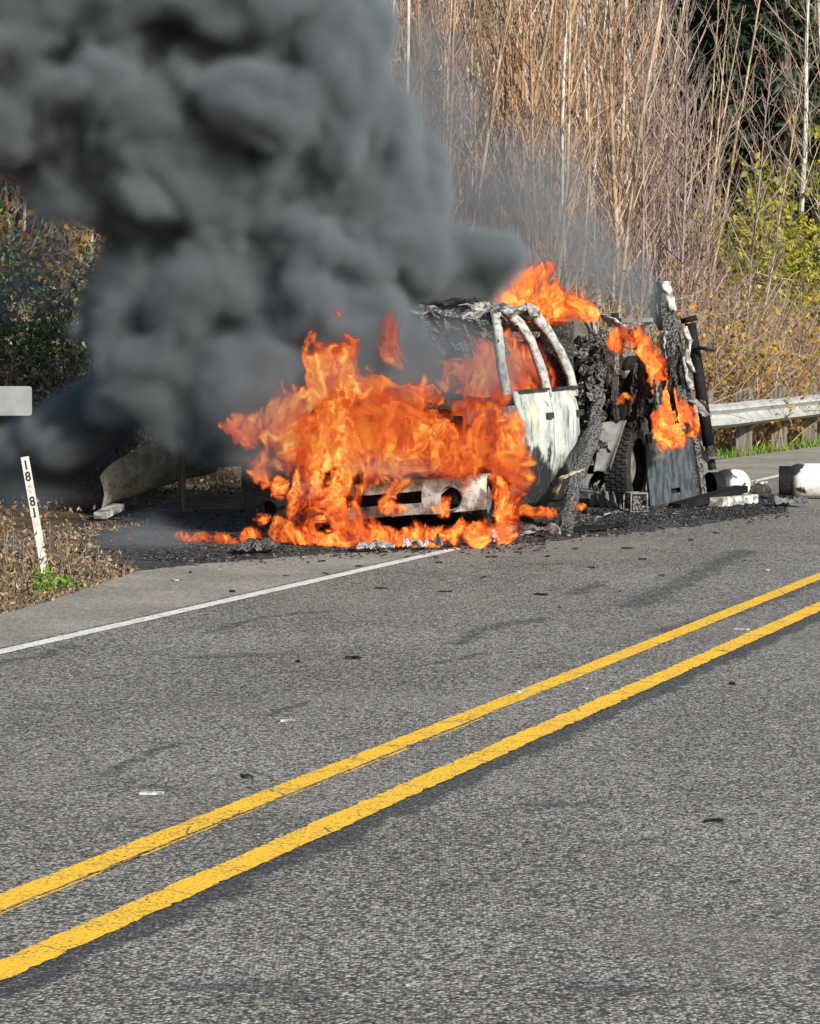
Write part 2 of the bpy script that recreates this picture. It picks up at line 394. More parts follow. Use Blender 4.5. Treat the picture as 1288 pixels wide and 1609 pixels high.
for side in (0, 1):
    N = (0, 1, 0) if side == 0 else (0, -1, 0)
    def door(u0, u1, cut):
        def f(a, b):
            z = .17+1.05*b; u = u0+(u1-u0)*a
            if cut: u -= .30*max(0, 1-b*1.9)**1.6*a                       # rear door follows the wheel arch
            y = side_y(z)+.012*hn(u*4, z*4, side*5)+.006*hn(u*11, z*9)+.003*math.sin(u*34+hn(z*2)*2)*(.4+.6*b)
            if cut: y += .05*max(0, a-.75)*4*(.3+.7*b)                       # the skin curls in at the rear edge
            return (u, flip(y, side), z+.012*hn(u*3, 7))
        return MB().sheet(f, 22, 22, .045, N)
    for nm, u0, u1, cut in (('front_door', 1.55, 2.575, False), ('rear_door', 2.625, 3.60, True)):
        dr = door(u0, u1, cut).build(nm, 'ash_paint', truck, True)
        MB().box((u1-.17, flip(-.006, side), .985), (.20, .02, .055)).build('handle', 'charred', dr)
        MB().beam((u0+.03, flip(.045, side), 1.225), (u1-.06, flip(.055, side), 1.228), .05, .022).build('sill_trim', 'charred', dr)
    MB().sheet(lambda a, b: (2.54+.12*a, flip(.075+side_y(.2+b), side), .2+1.0*b), 2, 8, .02, N).build('door_jamb', 'soot_black', truck)
    def pillar(pts, w, d, mat, name='pillar'):
        def pf(a, b):
            t = b*(len(pts)-1); i = min(int(t), len(pts)-2); q = Vector(pts[i]).lerp(Vector(pts[i+1]), t-i)
            dv = (Vector(pts[i+1])-Vector(pts[i])).normalized(); ax = Vector((dv.z, 0, -dv.x)) if abs(dv.z) > .5 else Vector((0, .6, -.8))
            ww = w*1.15*(1+.22*hn(b*7, w*9, side)); q = q+ax*(a-.5)*2*ww
            return (q.x, flip(q.y-.02+.030*abs(2*a-1)**2+.010*hn(b*9, a*3), side), q.z+.01*hn(b*11, a*2))
        m = MB().sheet(pf, 5, 24, .05, N)
        return m.build(name, mat, truck, True)
    pillar([(1.64, .15, 1.16), (1.66, .17, 1.25), (1.69, .215, 1.45), (1.73, .25, 1.63), (1.78, .285, 1.80), (1.86, .33, 1.88)], .050, 0, 'ash_metal')
    pillar([(2.60, .05, 1.16), (2.60, .085, 1.32), (2.60, .15, 1.52), (2.60, .23, 1.70), (2.58, .31, 1.83), (2.54, .38, 1.90)], .062, 0, 'ash_metal')
    pillar([(3.54, .06, 1.14), (3.53, .10, 1.34), (3.47, .18, 1.56), (3.36, .27, 1.76), (3.22, .35, 1.90), (3.05, .42, 1.965)], .058, 0, 'ash_metal')
    pillar([(1.84, .33, 1.87), (2.1, .36, 1.915), (2.5, .38, 1.925), (2.9, .40, 1.95), (3.1, .42, 1.955)], .05, 0, 'ash_metal', 'roof_rail')
    # sill, fender, chassis rail
    MB().sheet(lambda a, b: (1.3+2.4*a, flip(.13+.02*hn(a*9), side), .10+.10*b), 12, 1, .08, N).build('sill', 'soot_black', truck)
    def fender(a, b):
        u = .12+1.40*a; lo = .22; d = abs(u-.86)
        if d < .52: lo = .22+math.sqrt(max(0, .52**2-d*d))*1.0
        z = lo+(1.10-lo)*b
        return (u, flip(.03+side_y(min(z, 1.2))*.6+.03*hn(u*4, z*4), side), z+.02*hn(u*5))
    MB().sheet(fender, 24, 10, .03, N).build('front_fender', 'burnt_steel', truck, True)
    MB().box((3.4, flip(.58, side), .36), (6.2, .09, .16)).build('chassis_rail', 'soot_black', truck)
    MB().box((5.9, flip(.06, side), .86), (1.4, .05, .42)).build('bed_side', 'charred', truck)
    # wheels: collapsed in front, charred tread still standing behind
    for (u, r, w, yy) in ((.86, .30, .22, .16), (4.78, .41, .25, -.10)):
        wh = empty('wheel', (u, flip(yy, side), r-.005)); wh.parent = truck
        prof = [(-.5, .70), (-.5, .90), (-.42, .985), (-.2, 1.0), (.2, 1.0), (.42, .985), (.5, .90), (.5, .70)]
        m = MB(); n = 40
        for i in range(n):
            a = 2*math.pi*i/n
            for (q, rr) in prof:
                rad = r*rr*(1+.012*hn(a*3, q)); m.v.append((rad*math.cos(a), q*w, rad*math.sin(a) if r > .35 else max(-r, rad*math.sin(a))))
        k = len(prof)
        for i in range(n):
            for j in range(k-1): m.f.append((i*k+j, i*k+j+1, ((i+1) % n)*k+j+1, ((i+1) % n)*k+j))
        ty = m.build('tyre', 'burnt_tyre', wh, True)
        t = MB()
        for i in range(n):                               # tread blocks
            for j in range(4):
                a = 2*math.pi*(i+(.5 if j % 2 else 0))/n
                Rm = Matrix.Rotation(-a, 3, 'Y')
                t.box(Rm @ Vector((r*1.008, (j-1.5)*w*.235, 0)), (.024, w*.19, 2*math.pi*r/n*.68), Rm)
        t.build('tread', 'burnt_tyre', wh)
        rm = MB(); rp = [(-.45, .70), (-.40, .62), (.1, .58), (.28, .30), (.30, .0)]
        for i in range(24):
            a = 2*math.pi*i/24
            for (q, rr) in rp: rm.v.append((r*rr*math.cos(a), -q*w*(1 if side else -1)*-1, r*rr*math.sin(a)))
        for i in range(24):
            for j in range(len(rp)-1): rm.f.append((i*5+j, i*5+j+1, ((i+1) % 24)*5+j+1, ((i+1) % 24)*5+j))
        rm.build('rim', 'burnt_steel', wh, True)
# roof, buckled, with its burnt lining peeling off the front edge
def roof_f(a, b):
    u = 1.80+1.42*a; y = .34+1.34*b
    z = 1.90+.075*math.sin(math.pi*b)+.04*math.sin(math.pi*a)+.06*hn(u*3.2, y*3.0)+.045*hn(u*8, y*8)+.02*hn(u*19, y*17)
    z -= .16*max(0, .25-a)*4*(.3+.7*b)*(.6+.4*hn(y*5))
    return (u, y, z)
MB().sheet(roof_f, 40, 40, .02, (0, 0, 1)).build('roof', 'burnt_roof', truck, True)
m = MB()
for i in range(150):                                     # curled flakes hanging along the windscreen header
    y = rng.uniform(.28, 1.6); u = rng.uniform(1.72, 2.0); z = 1.90+rng.uniform(-.24, .1)-.08*(y-.3)
    L, ww, tw = rng.uniform(.05, .17), rng.uniform(.02, .06), rng.uniform(0, 6.28)
    dx = Vector((math.cos(tw), math.sin(tw), rng.uniform(-.6, .2))).normalized(); dz = Vector((rng.uniform(-.5, .5), rng.uniform(-.5, .5), -1)).normalized()
    m.sheet(lambda a, b: Vector((u, y, z))+dx*ww*(a-.5)*2+dz*L*b+Vector((.03*math.sin(b*3+tw), .03*math.cos(b*2.5), 0)), 2, 3, .004, (1, 0, 0))
tag(m.build('peeling_roof_lining', 'ash_flecked', truck), None, kind='stuff')
m = MB().sheet(lambda a, b: Vector((1.75, .55, 2.0)).lerp(Vector((2.1, 1.25, 2.0)), a)+Vector((.16*b, -.05*b, .05*hn(a*4, b*3)+.03*b)), 10, 4, .02, (0, 0, 1))
m.build('roof_bow', 'charred', truck)
# cab inside: firewall, floor, back wall with its window hole, seats
MB().box((1.42, 1.0, .72), (.06, 1.7, .8)).build('firewall', 'soot_black', truck)
MB().box((2.5, 1.0, .22), (2.1, 1.72, .04)).build('cab_floor', 'soot_black', truck)
MB().sheet(lambda a, b: (3.60+.03*hn(a*4, b*4), .12+1.76*a, .25+1.6*b), 16, 16, .04, (1, 0, 0), lambda a, b: .2 < a < .8 and .64 < b < .92).build('cab_back_wall', 'charred', truck, True)
MB().beam((1.52, .1, 1.10), (1.52, 1.9, 1.10), .16, .14).build('dashboard', 'soot_black', truck)
for yy in (.52, 1.42):
    s_ = empty('seat', (2.35, yy, .24)); s_.parent = truck
    MB().box((0, 0, .14), (.46, .46, .10)).build('seat_base', 'charred', s_)
    m = MB()
    for k in (-.2, -.07, .07, .2): m.tube([(.22, k, .16), (.30, k, .5), (.36, k, .82)], .014, 5)
    m.tube([(.36, -.22, .82), (.37, 0, .86), (.36, .22, .82)], .016, 5).build('seat_back_frame', 'charred', s_)
# bonnet, grille carrier, radiator, bumper
MB().sheet(lambda a, b: (.16+1.3*a, .14+1.72*b, 1.08+.05*math.sin(math.pi*b)+.06*a+.05*hn(a*4, b*4)+.02*hn(a*13, b*11)), 22, 22, .018, (0, 0, 1)).build('bonnet', 'charred', truck, True)
m = MB()
for z in (.52, .78, 1.02): m.beam((.14, .12, z), (.14, 1.88, z), .05, .06)
for y in (.14, .55, 1.45, 1.86): m.beam((.15, y, .45), (.15, y, 1.05), .06, .05, (1, 0, 0))
m.build('grille_carrier', 'soot_black', truck)
MB().box((.30, 1.0, .72), (.08, .95, .56)).build('radiator', 'charred', truck)
MB().box((.82, 1.0, .72), (.7, .7, .5)).tube([(.6, .8, .97), (.8, 1.0, 1.02), (1.0, 1.25, .97)], .09, 8).build('engine', 'charred', truck)
roll = math.radians(5.0)
def bump_xy(y, z):                                    # bumper face: nearly flat in the middle, swept back at the ends
    e = abs(y-1.0); x = -.04+.20*max(0, (e-.45)/.65)**2.2
    t = (z+.145)/.29
    return x + .035*(1-math.cos((t-.5)*2.2))
def bump_pt(y, z):
    return (bump_xy(y, z), y, .405 + z - (y+.1)*math.tan(roll) + .008*hn(y*5, z*5))
def bump_hole(a, b):
    y, z = -.10+2.2*a, -.145+.29*b
    if .42 < y < 1.58 and -.045 < z < .052: return True
    for c in (.165, 1.835):
        if math.hypot(y-c, z+.028) < .092: return True
    return False
bm_ = empty('front_bumper', (0, 0, 0)); bm_.parent = truck
MB().sheet(lambda a, b: bump_pt(-.10+2.2*a, -.145+.29*b), 150, 26, .012, (1, 0, 0), bump_hole).build('bumper_face', 'bumper_burnt', bm_)
MB().sheet(lambda a, b: (bump_xy(-.1+2.2*a, .145)+.16*b+.0, -.10+2.2*a, .405+.146-2.2*a*math.tan(roll)+.012*b), 60, 4, .01, (0, 0, -1)).build('bumper_top', 'bumper_burnt', bm_)
for c in (.165, 1.835):
    p0 = Vector(bump_pt(c, -.028))
    MB().tube([p0+Vector((-.012, .1*math.cos(t), .1*math.sin(t))) for t in [i*2*math.pi/28 for i in range(29)]], .009, 6, False).build('fog_lamp_ring', 'burnt_steel' if c < 1 else 'soot_black', bm_, True)
MB().beam((.13, .1, .40), (.13, 1.9, .25), .05, .14).build('bumper_beam', 'soot_black', bm_)
# rear fender sheet that has dropped in front of the rear wheel
def ff(a, b):
    p0 = TP(934, 742, 28.5).lerp(TP(948, 664, 28.6), b); p1 = TP(958, 738, 28.4).lerp(TP(984, 660, 28.7), b)
    q = p0.lerp(p1, a); q.x += .10*math.sin(a*2.6)-.05; q.z += .02*hn(a*3, b*3); return q
MB().sheet(ff, 10, 10, .01, (1, 0, 0)).build('dropped_fender', 'grey_sheet', truck, True)
MB().box((4.78, 1.0, .40), (.14, 1.8, .14)).build('rear_axle', 'soot_black', truck)

# ------------------------------------------------------------------ the camper the pickup carried: what is left of it
CB = TM @ Vector((4.2, 1.0, 0))
camper = empty('burnt_camper_body', CB, TRZ, 'collapsed charred slide-in camper body on the back of the burnt pickup', 'camper')
CI = (Matrix.Translation(CB) @ Matrix.Rotation(TRZ, 4, 'Z')).inverted()
def CP(px, py, D): return CI @ P(px, py, D)
def CL(*pts): return [CP(*q) for q in pts]
def rag(pts, w, name, mat, seed, th=.012, n=9, flare=.25, nrm=(1, .3, 0)):
    """a torn hanging sheet along a run of points"""
    rg = random.Random(seed); pts = [Vector(p) for p in pts]
    def f(a, b):
        t = b*(len(pts)-1); i = min(int(t), len(pts)-2); p = pts[i].lerp(pts[i+1], t-i)
        ww = (w if not isinstance(w, (list, tuple)) else w[0]+(w[1]-w[0])*b)*(1+flare*hn(b*5+seed, seed))
        return p+Vector((.35*ww*math.sin(a*3+seed), -(a-.5)*ww, .02*hn(a*4+seed, b*6)))+Vector((.03*hn(b*4, a*3, seed), .02*hn(b*7, a*3, seed+3), 0))
    return MB().sheet(f, 6, n*2, th, nrm).build(name, mat, camper, True)
# floor deck, charred inner wall, dark cross wall
MB().box((1.25, 0, .62), (2.5, 1.9, .08)).build('camper_floor', 'charred', camper)
MB().sheet(lambda a, b: (.05+.05*hn(a*5, b*5), -.82+1.75*a, .66+(.95+.18*hn(a*6)+.1*hn(a*17))*b), 26, 14, .04, (1, 0, 0)).build('front_wall', 'soot_black', camper)
MB().sheet(lambda a, b: (.3+2.2*a, -.78+.04*hn(a*4, b*4), .45+(.75+.16*hn(a*8)+.1*hn(a*21))*b), 26, 12, .04, (0, 1, 0)).build('side_wall', 'soot_black', camper)
MB().sheet(lambda a, b: (1.2+.1*hn(b*4), -.8+1.5*a, .66+(1.0+.2*hn(a*5+3))*b), 20, 10, .04, (1, 0, 0)).build('cabinet_wall', 'charred', camper)
for i, (x, h) in enumerate(((.35, 1.15), (.8, .9), (1.5, 1.2), (2.2, 1.0))):
    MB().beam((x, -.84, .45), (x+.1*hn(i), -.80, .6+h), .05, .05, (1, 0, 0)).build('wall_stud', 'charred', camper)
# charred sloping panel beside the wheel
m = MB().sheet(lambda a, b: CP(925, 770, 28.9).lerp(CP(985, 560, 29.2), b)+Vector((0, -(.10+.16*b)*a*2, 0))+Vector((.10*hn(a*4, b*5), .05*hn(b*9, a*2), .06*hn(a*7, b*3))), 14, 26, .03, (1, 0, 0), lambda a, b: hn(a*6+4, b*9) > .42 or (a > .7 and hn(b*11, 3) > .05))
m.build('sloping_panel', 'soot_black', camper, True)
rg2 = random.Random(19)
for k in range(34):
    px, py = rg2.uniform(935, 1075), rg2.uniform(540, 640); D_ = rg2.uniform(28.6, 29.6); ln = rg2.uniform(25, 85); dx = rg2.uniform(-14, 14)
    rag(CL((px, py, D_), (px+dx*.5+rg2.uniform(-4, 4), py+ln*.5, D_-.05), (px+dx, py+ln, D_)), [rg2.uniform(.03, .11), rg2.uniform(.02, .09)], 'hanging_strip', rg2.choice(('soot_black', 'soot_black', 'charred', 'charred', 'charred', 'burnt_steel')), 100+k, .01)
# corner post wrapped in ash, and the strip hanging off it
pts = CL((1042, 446, 31.), (1046, 480, 31.), (1052, 520, 31.), (1060, 560, 31.), (1070, 610, 31.), (1078, 660, 31.))
MB().tube(pts, [.075, .10, .10, .095, .085, .07], 9, True, .2, rng).build('corner_post', 'ash_flecked', camper)
rag(CL((1040, 442, 30.95), (1048, 462, 30.95), (1056, 488, 30.9)), [.17, .10], 'post_wrap', 'pale_ash', 3)
rag(CL((1032, 458, 31.), (1024, 482, 31.), (1032, 505, 31.), (1044, 525, 31.)), [.09, .05], 'hanging_strip', 'charred', 5)
rag(CL((1042, 520, 30.9), (1040, 545, 30.9), (1046, 568, 30.9)), [.09, .05], 'hanging_strip', 'ash_metal', 8)
rag(CL((1074, 512, 30.9), (1082, 535, 30.9), (1078, 560, 30.9), (1088, 585, 30.9)), [.08, .09], 'hanging_strip', 'pale_ash', 9)
# corner jack: outer tube, crank stub, foot plate
jk = empty('corner_jack', (0, 0, 0)); jk.parent = camper
MB().tube(CL((1084, 508, 31.2), (1096, 580, 31.2), (1106, 650, 31.2), (1113, 700, 31.2)), .062, 10).build('jack_tube', 'soot_black', jk, True)
MB().tube(CL((1081, 498, 31.2), (1083, 506, 31.2)), .088, 12).build('jack_head', 'soot_black', jk, True)
MB().tube(CL((1095, 546, 31.1), (1124, 550, 31.)), .022, 7).build('crank_stub', 'charred', jk, True)
MB().tube(CL((1113, 700, 31.2), (1119, 738, 31.2)), .045, 10).build('jack_leg', 'charred', jk, True)
pj = CP(1116, 721, 31.2); MB().tube([pj, pj+Vector((0, 0, .025))], .14, 16).build('foot_plate', 'burnt_steel', jk, True)
MB().beam(*CL((1072, 655, 31.), (1112, 725, 31.)), .06, .05).build('brace', 'soot_black', camper)
MB().beam(*CL((1080, 610, 30.7), (1096, 690, 30.7)), .04, .05).build('brace', 'charred', camper)
# torn sheet by the jack
rag(CL((1090, 628, 30.6), (1102, 636, 30.6), (1110, 655, 30.6)), [.14, .10], 'torn_sheet', 'burnt_steel', 12)
rag(CL((1066, 560, 30.7), (1072, 590, 30.7), (1082, 612, 30.7)), [.14, .16], 'torn_sheet', 'ash_metal', 15)
# roof edge leftovers: vent box, pipe, bracket, insulation, drips
m = MB(); c0 = CP(912, 508, 29.6); m.box(c0, (.34, .26, .30), Matrix.Rotation(.12, 3, 'X')); m.build('vent_box', 'grey_sheet', camper)
MB().box(CP(908, 529, 29.6), (.36, .36, .03), Matrix.Rotation(.12, 3, 'X')).build('vent_tray', 'burnt_steel', camper)
MB().tube(CL((964, 512, 29.8), (966, 502, 29.8), (966, 492, 29.8)), .042, 10).build('vent_pipe', 'soot_black', camper, True)
MB().beam(*CL((974, 503, 30.), (1024, 503, 30.2)), .05, .04).build('bracket_rail', 'burnt_steel', camper)
MB().beam(*CL((980, 534, 30.), (1021, 506, 30.2)), .035, .035).build('bracket_strut', 'charred', camper)
rag(CL((936, 492, 29.5), (955, 500, 29.5), (972, 514, 29.6)), [.15, .20], 'insulation', 'pale_ash', 21, .03)
rag(CL((922, 488, 29.4), (930, 515, 29.4), (938, 545, 29.4), (940, 580, 29.4)), [.11, .10], 'hanging_strip', 'ash_metal', 22)
rag(CL((985, 545, 29.5), (988, 562, 29.5), (986, 580, 29.5)), [.10, .09], 'hanging_strip', 'burnt_steel', 23)
rag(CL((1022, 580, 29.6), (1024, 600, 29.6), (1023, 624, 29.6)), [.06, .10], 'hanging_strip', 'grey_sheet', 24)
rag(CL((1000, 655, 29.3), (1005, 664, 29.3)), [.14, .12], 'torn_sheet', 'grey_sheet', 25)
for k, (a, b) in enumerate((((900, 560), (935, 600)), ((915, 540), (930, 640)), ((925, 600), (940, 700)), ((990, 520), (1000, 548)), ((1012, 650), (1040, 690)))):
    MB().tube(CL((*a, 29.2), ((a[0]+b[0])/2+6, (a[1]+b[1])/2, 29.1), (*b, 29.)), .02+.01*(k % 2), 6, True, .3, rng).build('burnt_pipe', 'charred', camper)
m = MB()
for i in range(150):                                    # clumps of burnt insulation and wiring behind the cab
    px, py = rng.uniform(905, 945), rng.uniform(530, 720); c0 = CP(px+(py-530)*.02, py, rng.uniform(28.4, 29.0)); q = rng.uniform(.02, .06)
    Rm = Matrix.Rotation(rng.uniform(0, 6.28), 3, (rng.random()+.01, rng.random(), rng.random()))
    m.sheet(lambda a, b: c0+Rm @ Vector(((a-.5)*q*2.2, (b-.5)*q*3, .4*q*math.sin(a*4+b*3))), 2, 3, .005, (1, 0, 0))
tag(m.build('burnt_insulation', 'ash_flecked', camper), None, kind='stuff')
rag(CL((915, 600, 28.7), (925, 620, 28.7), (935, 640, 28.7)), [.12, .09], 'insulation', 'yellow_strap', 31, .02)
# fallen awning roll leaning from the camper to the road, with its strap
m = MB(); base = CI @ G(889, 838)
pts = [base+Vector((0, 0, .02)), CP(893, 805, 26.), CP(902, 765, 26.5), CP(918, 720, 27.2), CP(932, 675, 28.), CP(938, 630, 28.5), CP(936, 580, 28.9)]
fine = [pts[i].lerp(pts[i+1], t) for i in range(len(pts)-1) for t in (0, .25, .5, .75)]+[pts[-1]]
m.tube(fine, [.072+.016*hn(i*.9, 3) for i in range(len(fine))], 10, True, .24, rng)
m.build('awning_roll', 'ash_flecked', camper)
rag(CL((872, 775, 25.9), (882, 752, 25.9), (900, 742, 26.), (920, 738, 26.2)), [.06, .05], 'strap', 'yellow_strap', 33, .006)
# locker door box hanging off the side, ribbed skin, slot
lk = empty('side_locker', (0, 0, 0)); lk.parent = camper
A0, A1, B0, B1 = CP(1022, 797, 29.2), CP(1094, 783, 29.4), CP(1014, 700, 29.3), CP(1085, 689, 29.5)
def lf(a, b):
    q = A0.lerp(A1, a).lerp(B0.lerp(B1, a), b); q.x += .0035*math.sin(a*52)*(1 if .05 < a < .95 else 0)+.012*hn(a*3, b*3); return q
MB().sheet(lf, 60, 26, .02, (1, 0, 0), lambda a, b: .47 < a < .66 and .155 < b < .23).build('locker_door', 'scorched_panel', lk)
c0 = (A0+A1+B0+B1)/4
nl = (A1-A0).cross(B0-A0).normalized(); nl = nl if nl.x > 0 else -nl
MB().sheet(lambda a, b: lf(.35+.42*a, .08+.24*b)+nl*.06, 2, 2, .02, nl).build('locker_inside', 'soot_black', lk)
for a, b in ((A0, B0), (A1, B1), (B0, B1), (A0, A1)): MB().beam(a+Vector((.035, 0, 0)), b+Vector((.035, 0, 0)), .05, .03).build('locker_edge', 'charred', lk)
MB().beam(A1+Vector((.06, -.06, -.02)), B1+Vector((.06, -.02, 0)), .07, .06).build('locker_frame', 'ash_flecked', lk)
MB().beam(A0+Vector((.3, .05, 0)), B0+Vector((.3, .05, .1)), .05, .05).build('locker_frame', 'charred', lk)

# ------------------------------------------------------------------ wreckage on the road
def gas_bottle(px, py, ang, r, L, label, dark):
    t = empty('gas_bottle', G(px, py), ang, label, 'gas bottle', None)
    prof = [(0, .30), (0, .80), (.07, .82), (.08, .72), (.10, .86), (.15, .97), (.21, 1.0), (L-.15, 1.0), (L-.07, .93), (L-.02, .70), (L, .35), (L+.01, .0)]
    m = MB(); n = 36
    for i in range(n):
        a = 2*math.pi*i/n
        for (x, q) in prof: m.v.append((x, r*q*math.cos(a), r+r*q*math.sin(a)))
    k = len(prof)
    for i in range(n):
        for j in range(2, k-1): m.f.append((i*k+j, ((i+1) % n)*k+j, ((i+1) % n)*k+j+1, i*k+j+1))
    m.build('bottle_body', dark, t, True)
    m = MB().tube([(-.03, 0, r), (.09, 0, r)], r*.84, 28, False).tube([(.09, 0, r), (-.03, 0, r)], r*.79, 28, False)
    m.build('foot_ring', 'soot_black', t, True)
    MB().tube([(L, 0, r), (L+.10, 0, r)], .03, 10).build('valve', 'burnt_steel', t, True)
    return t
def bottle_m(seed, lo):
    def b(nt, p):
        q = nt.v('ADD', p, (seed, 0, 0)); n = nt.noise(q, 3.4, 5, .6); x = nt.sep(p)[0]
        c = nt.mix(nt.ss(nt.noise(q, 14, 4, .6), .4, .7), (.62, .62, .60), (.48, .475, .45))
        c = nt.mix(nt.ss(n, lo, lo+.05), c, (.025, .024, .023))
        c = nt.mix(nt.ss(x, .10, .19, 1, 0), c, (.02, .02, .02))
        return c
    return b
material('white_bottle', bottle_m(2.3, .57), .45, 0, .5); material('white_bottle_sooty', bottle_m(7.7, .50), .5, 0, .5)
gas_bottle(1228, 783, math.radians(-6), .185, .85, 'white gas bottle lying on the road with a black foot ring, away from the wreck', 'white_bottle')
gas_bottle(1118, 788, math.radians(28), .165, .42, 'soot-streaked white gas bottle lying against the burnt camper', 'white_bottle_sooty')
def thing(o, label, cat, group=None): return tag(o, label, cat, group)
def flat_board(a, b, w, th, name, mat, label, cat):
    p, q = a, b; m = MB(); m.beam(Vector((0, 0, 0)), q-p, w, th)
    o = m.build(name, mat); o.location = p
    return thing(o, label, cat)
flat_board(P(1060, 797, 28.9), P(1165, 768, 29.7), .16, .07, 'charred_plank', 'soot_black', 'long dark plank lying tilted in front of the sooty gas bottle', 'plank')
flat_board(G(1124, 797)+Vector((0, 0, .05)), G(1180, 791)+Vector((0, 0, .05)), .16, .09, 'ash_covered_board', 'pale_ash', 'short pale board lying flat on ash below the tilted dark plank', 'board')
m = MB(); a, b = G(1130, 786), G(1208, 785)
pts = [a.lerp(b, i/9)+Vector((0, .1*hn(i), .08+.03*hn(i*1.3))) for i in range(10)]
o = m.tube([p-a for p in pts], [.09+.03*hn(i*.8, 5) for i in range(10)], 8, True, .3, rng).build('charred_log', 'charred'); o.location = a
thing(o, 'lumpy black burnt bundle between the two gas bottles', 'burnt bundle')
# little crate frame
cr_ = empty('crate_frame', G(998, 805), .35, 'small burnt metal crate frame standing in the ash beside the tyre', 'crate')
d = .085
for x in (-d, d):
    for y in (-d, d): MB().beam((x, y, 0), (x, y, .19), .014, .014, (1, 0, 0)).build('upright', 'burnt_steel', cr_)
for z in (.012, .19):
    m = MB()
    for (x0, y0, x1, y1) in ((-d, -d, d, -d), (d, -d, d, d), (d, d, -d, d), (-d, d, -d, -d)): m.beam((x0, y0, z), (x1, y1, z), .016, .012)
    m.build('rim_frame', 'burnt_steel', cr_)
MB().box((0, 0, .10), (.10, .10, .15)).build('core', 'ash_flecked', cr_)
# fallen tread ring and torn sheets along the white line
def strap_on_road(pix, w, name, mat, label, cat, z=.02, amp=.03, seed=0, th=.008):
    pts = [G(*q) for q in pix]; o0 = pts[0].copy()
    def f(a, b):
        t = a*(len(pts)-1); i = min(int(t), len(pts)-2); p = pts[i].lerp(pts[i+1], t-i)-o0
        return p+Vector((.02*hn(a*9, b, seed), (b-.5)*w*(1+.4*hn(a*6, seed)), z+amp*(.5+.5*hn(a*7, b*2, seed)+.5*hn(a*19, b*4, seed+2))+amp*b*(.5+hn(a*5, seed))))
    o = MB().sheet(f, 6*len(pts), 4, th, (0, 0, 1)).build(name, mat, None, True); o.location = o0
    return thing(o, label, cat)
strap_on_road(((862, 838), (900, 836), (950, 834), (988, 826)), .30, 'fallen_trim', 'soot_black', 'smooth dark strip of trim lying at the foot of the leaning ash-covered roll', 'trim', .01, .02, 1)
strap_on_road(((735, 862), (770, 853), (815, 838), (850, 843), (880, 848)), .14, 'torn_sheet_metal', 'pale_ash', 'wavy pale strip of sheet metal curling along the end of the white line', 'sheet metal', .01, .07, 2)
strap_on_road(((632, 868), (648, 862), (662, 867), (676, 860), (694, 865)), .12, 'crumpled_sheet', 'pale_ash', 'crumpled white sheet on the ground under the bumper flames', 'sheet metal', .002, .07, 3)
strap_on_road(((560, 868), (590, 867), (620, 868)), .2, 'crumpled_sheet', 'ash_metal', 'crumpled grey sheet at the foot of the bumper flames', 'sheet metal', .01, .06, 4)
strap_on_road(((375, 872), (410, 869), (440, 868)), .35, 'crumpled_sheet', 'ash_flecked', 'mottled black and white heap under the low flames left of the bumper', 'ash heap', .01, .08, 6)
strap_on_road(((925, 805), (950, 808), (975, 815)), .3, 'crumpled_sheet', 'grey_sheet', 'bent grey sheet lying in the ash in front of the rear tyre', 'sheet metal', .02, .16, 9)
strap_on_road(((1215, 797), (1245, 796), (1270, 797)), .25, 'crumpled_sheet', 'grey_sheet', 'curled silver scrap on the road below the clean gas bottle', 'sheet metal', .01, .07, 12)
strap_on_road(((1180, 765), (1192, 764), (1205, 762)), .12, 'white_scrap', 'pale_ash', 'thin white scrap lying on the road between the gas bottles', 'scrap', .01, .03, 14)
flat_board(G(157, 817)+Vector((0, 0, .04)), G(186, 811)+Vector((0, 0, .09)), .12, .06, 'pale_block', 'pale_ash', 'pale broken block lying on the scorched ground below the guardrail end', 'block')
# ash and cinders: too many to count
m = MB(); rg = random.Random(77)
def cinder(px, py, s):
    p = G(px, py); h = s*rg.uniform(.15, .6)
    Rm = Matrix.Rotation(rg.uniform(0, 6.28), 3, 'Z') @ Matrix.Rotation(rg.uniform(-.5, .5), 3, 'X')
    m.box(p+Vector((0, 0, h*.45+rg.uniform(0, s)*.4)), (s*rg.uniform(.5, 1.8), s*rg.uniform(.4, 1), h), Rm)
for i in range(4200):
    t = rg.random(); px = 850+390*t; py = 822-26*t+rg.gauss(0, 7+6*(1-t)); cinder(px, py, rg.uniform(.006, .028))
for i in range(1500):
    t = rg.random(); px = 240+620*t; py = 876-26*t+rg.gauss(0, 7); cinder(px, py, rg.uniform(.006, .026))
for i in range(500): cinder(rg.uniform(120, 400), rg.uniform(805, 885), rg.uniform(.008, .03))
for i in range(500): cinder(rg.uniform(780, 990), rg.uniform(815, 845), rg.uniform(.008, .03))
tag(m.build('ash_and_cinders', 'cinder'), 'black and grey cinders strewn on the road around the wreck', 'cinders', None, 'stuff')
frag = [MB().box((0, 0, .012), (.11, .05, .02)), MB().sheet(lambda a, b: (.10*(a-.5), .06*(b-.5), .008+.008*math.sin(a*3)), 4, 2, .008, (0, 0, 1)), MB().tube([(-.06, 0, .012), (0, .015, .016), (.07, 0, .012)], .011, 5)]
frag = [[q.mesh('charred_fragment', mt) for mt in ('soot_black', 'charred')] for q in frag]; wfr = MB().box((0, 0, .006), (.10, .05, .009)).mesh('pale_fragment', 'pale_ash')
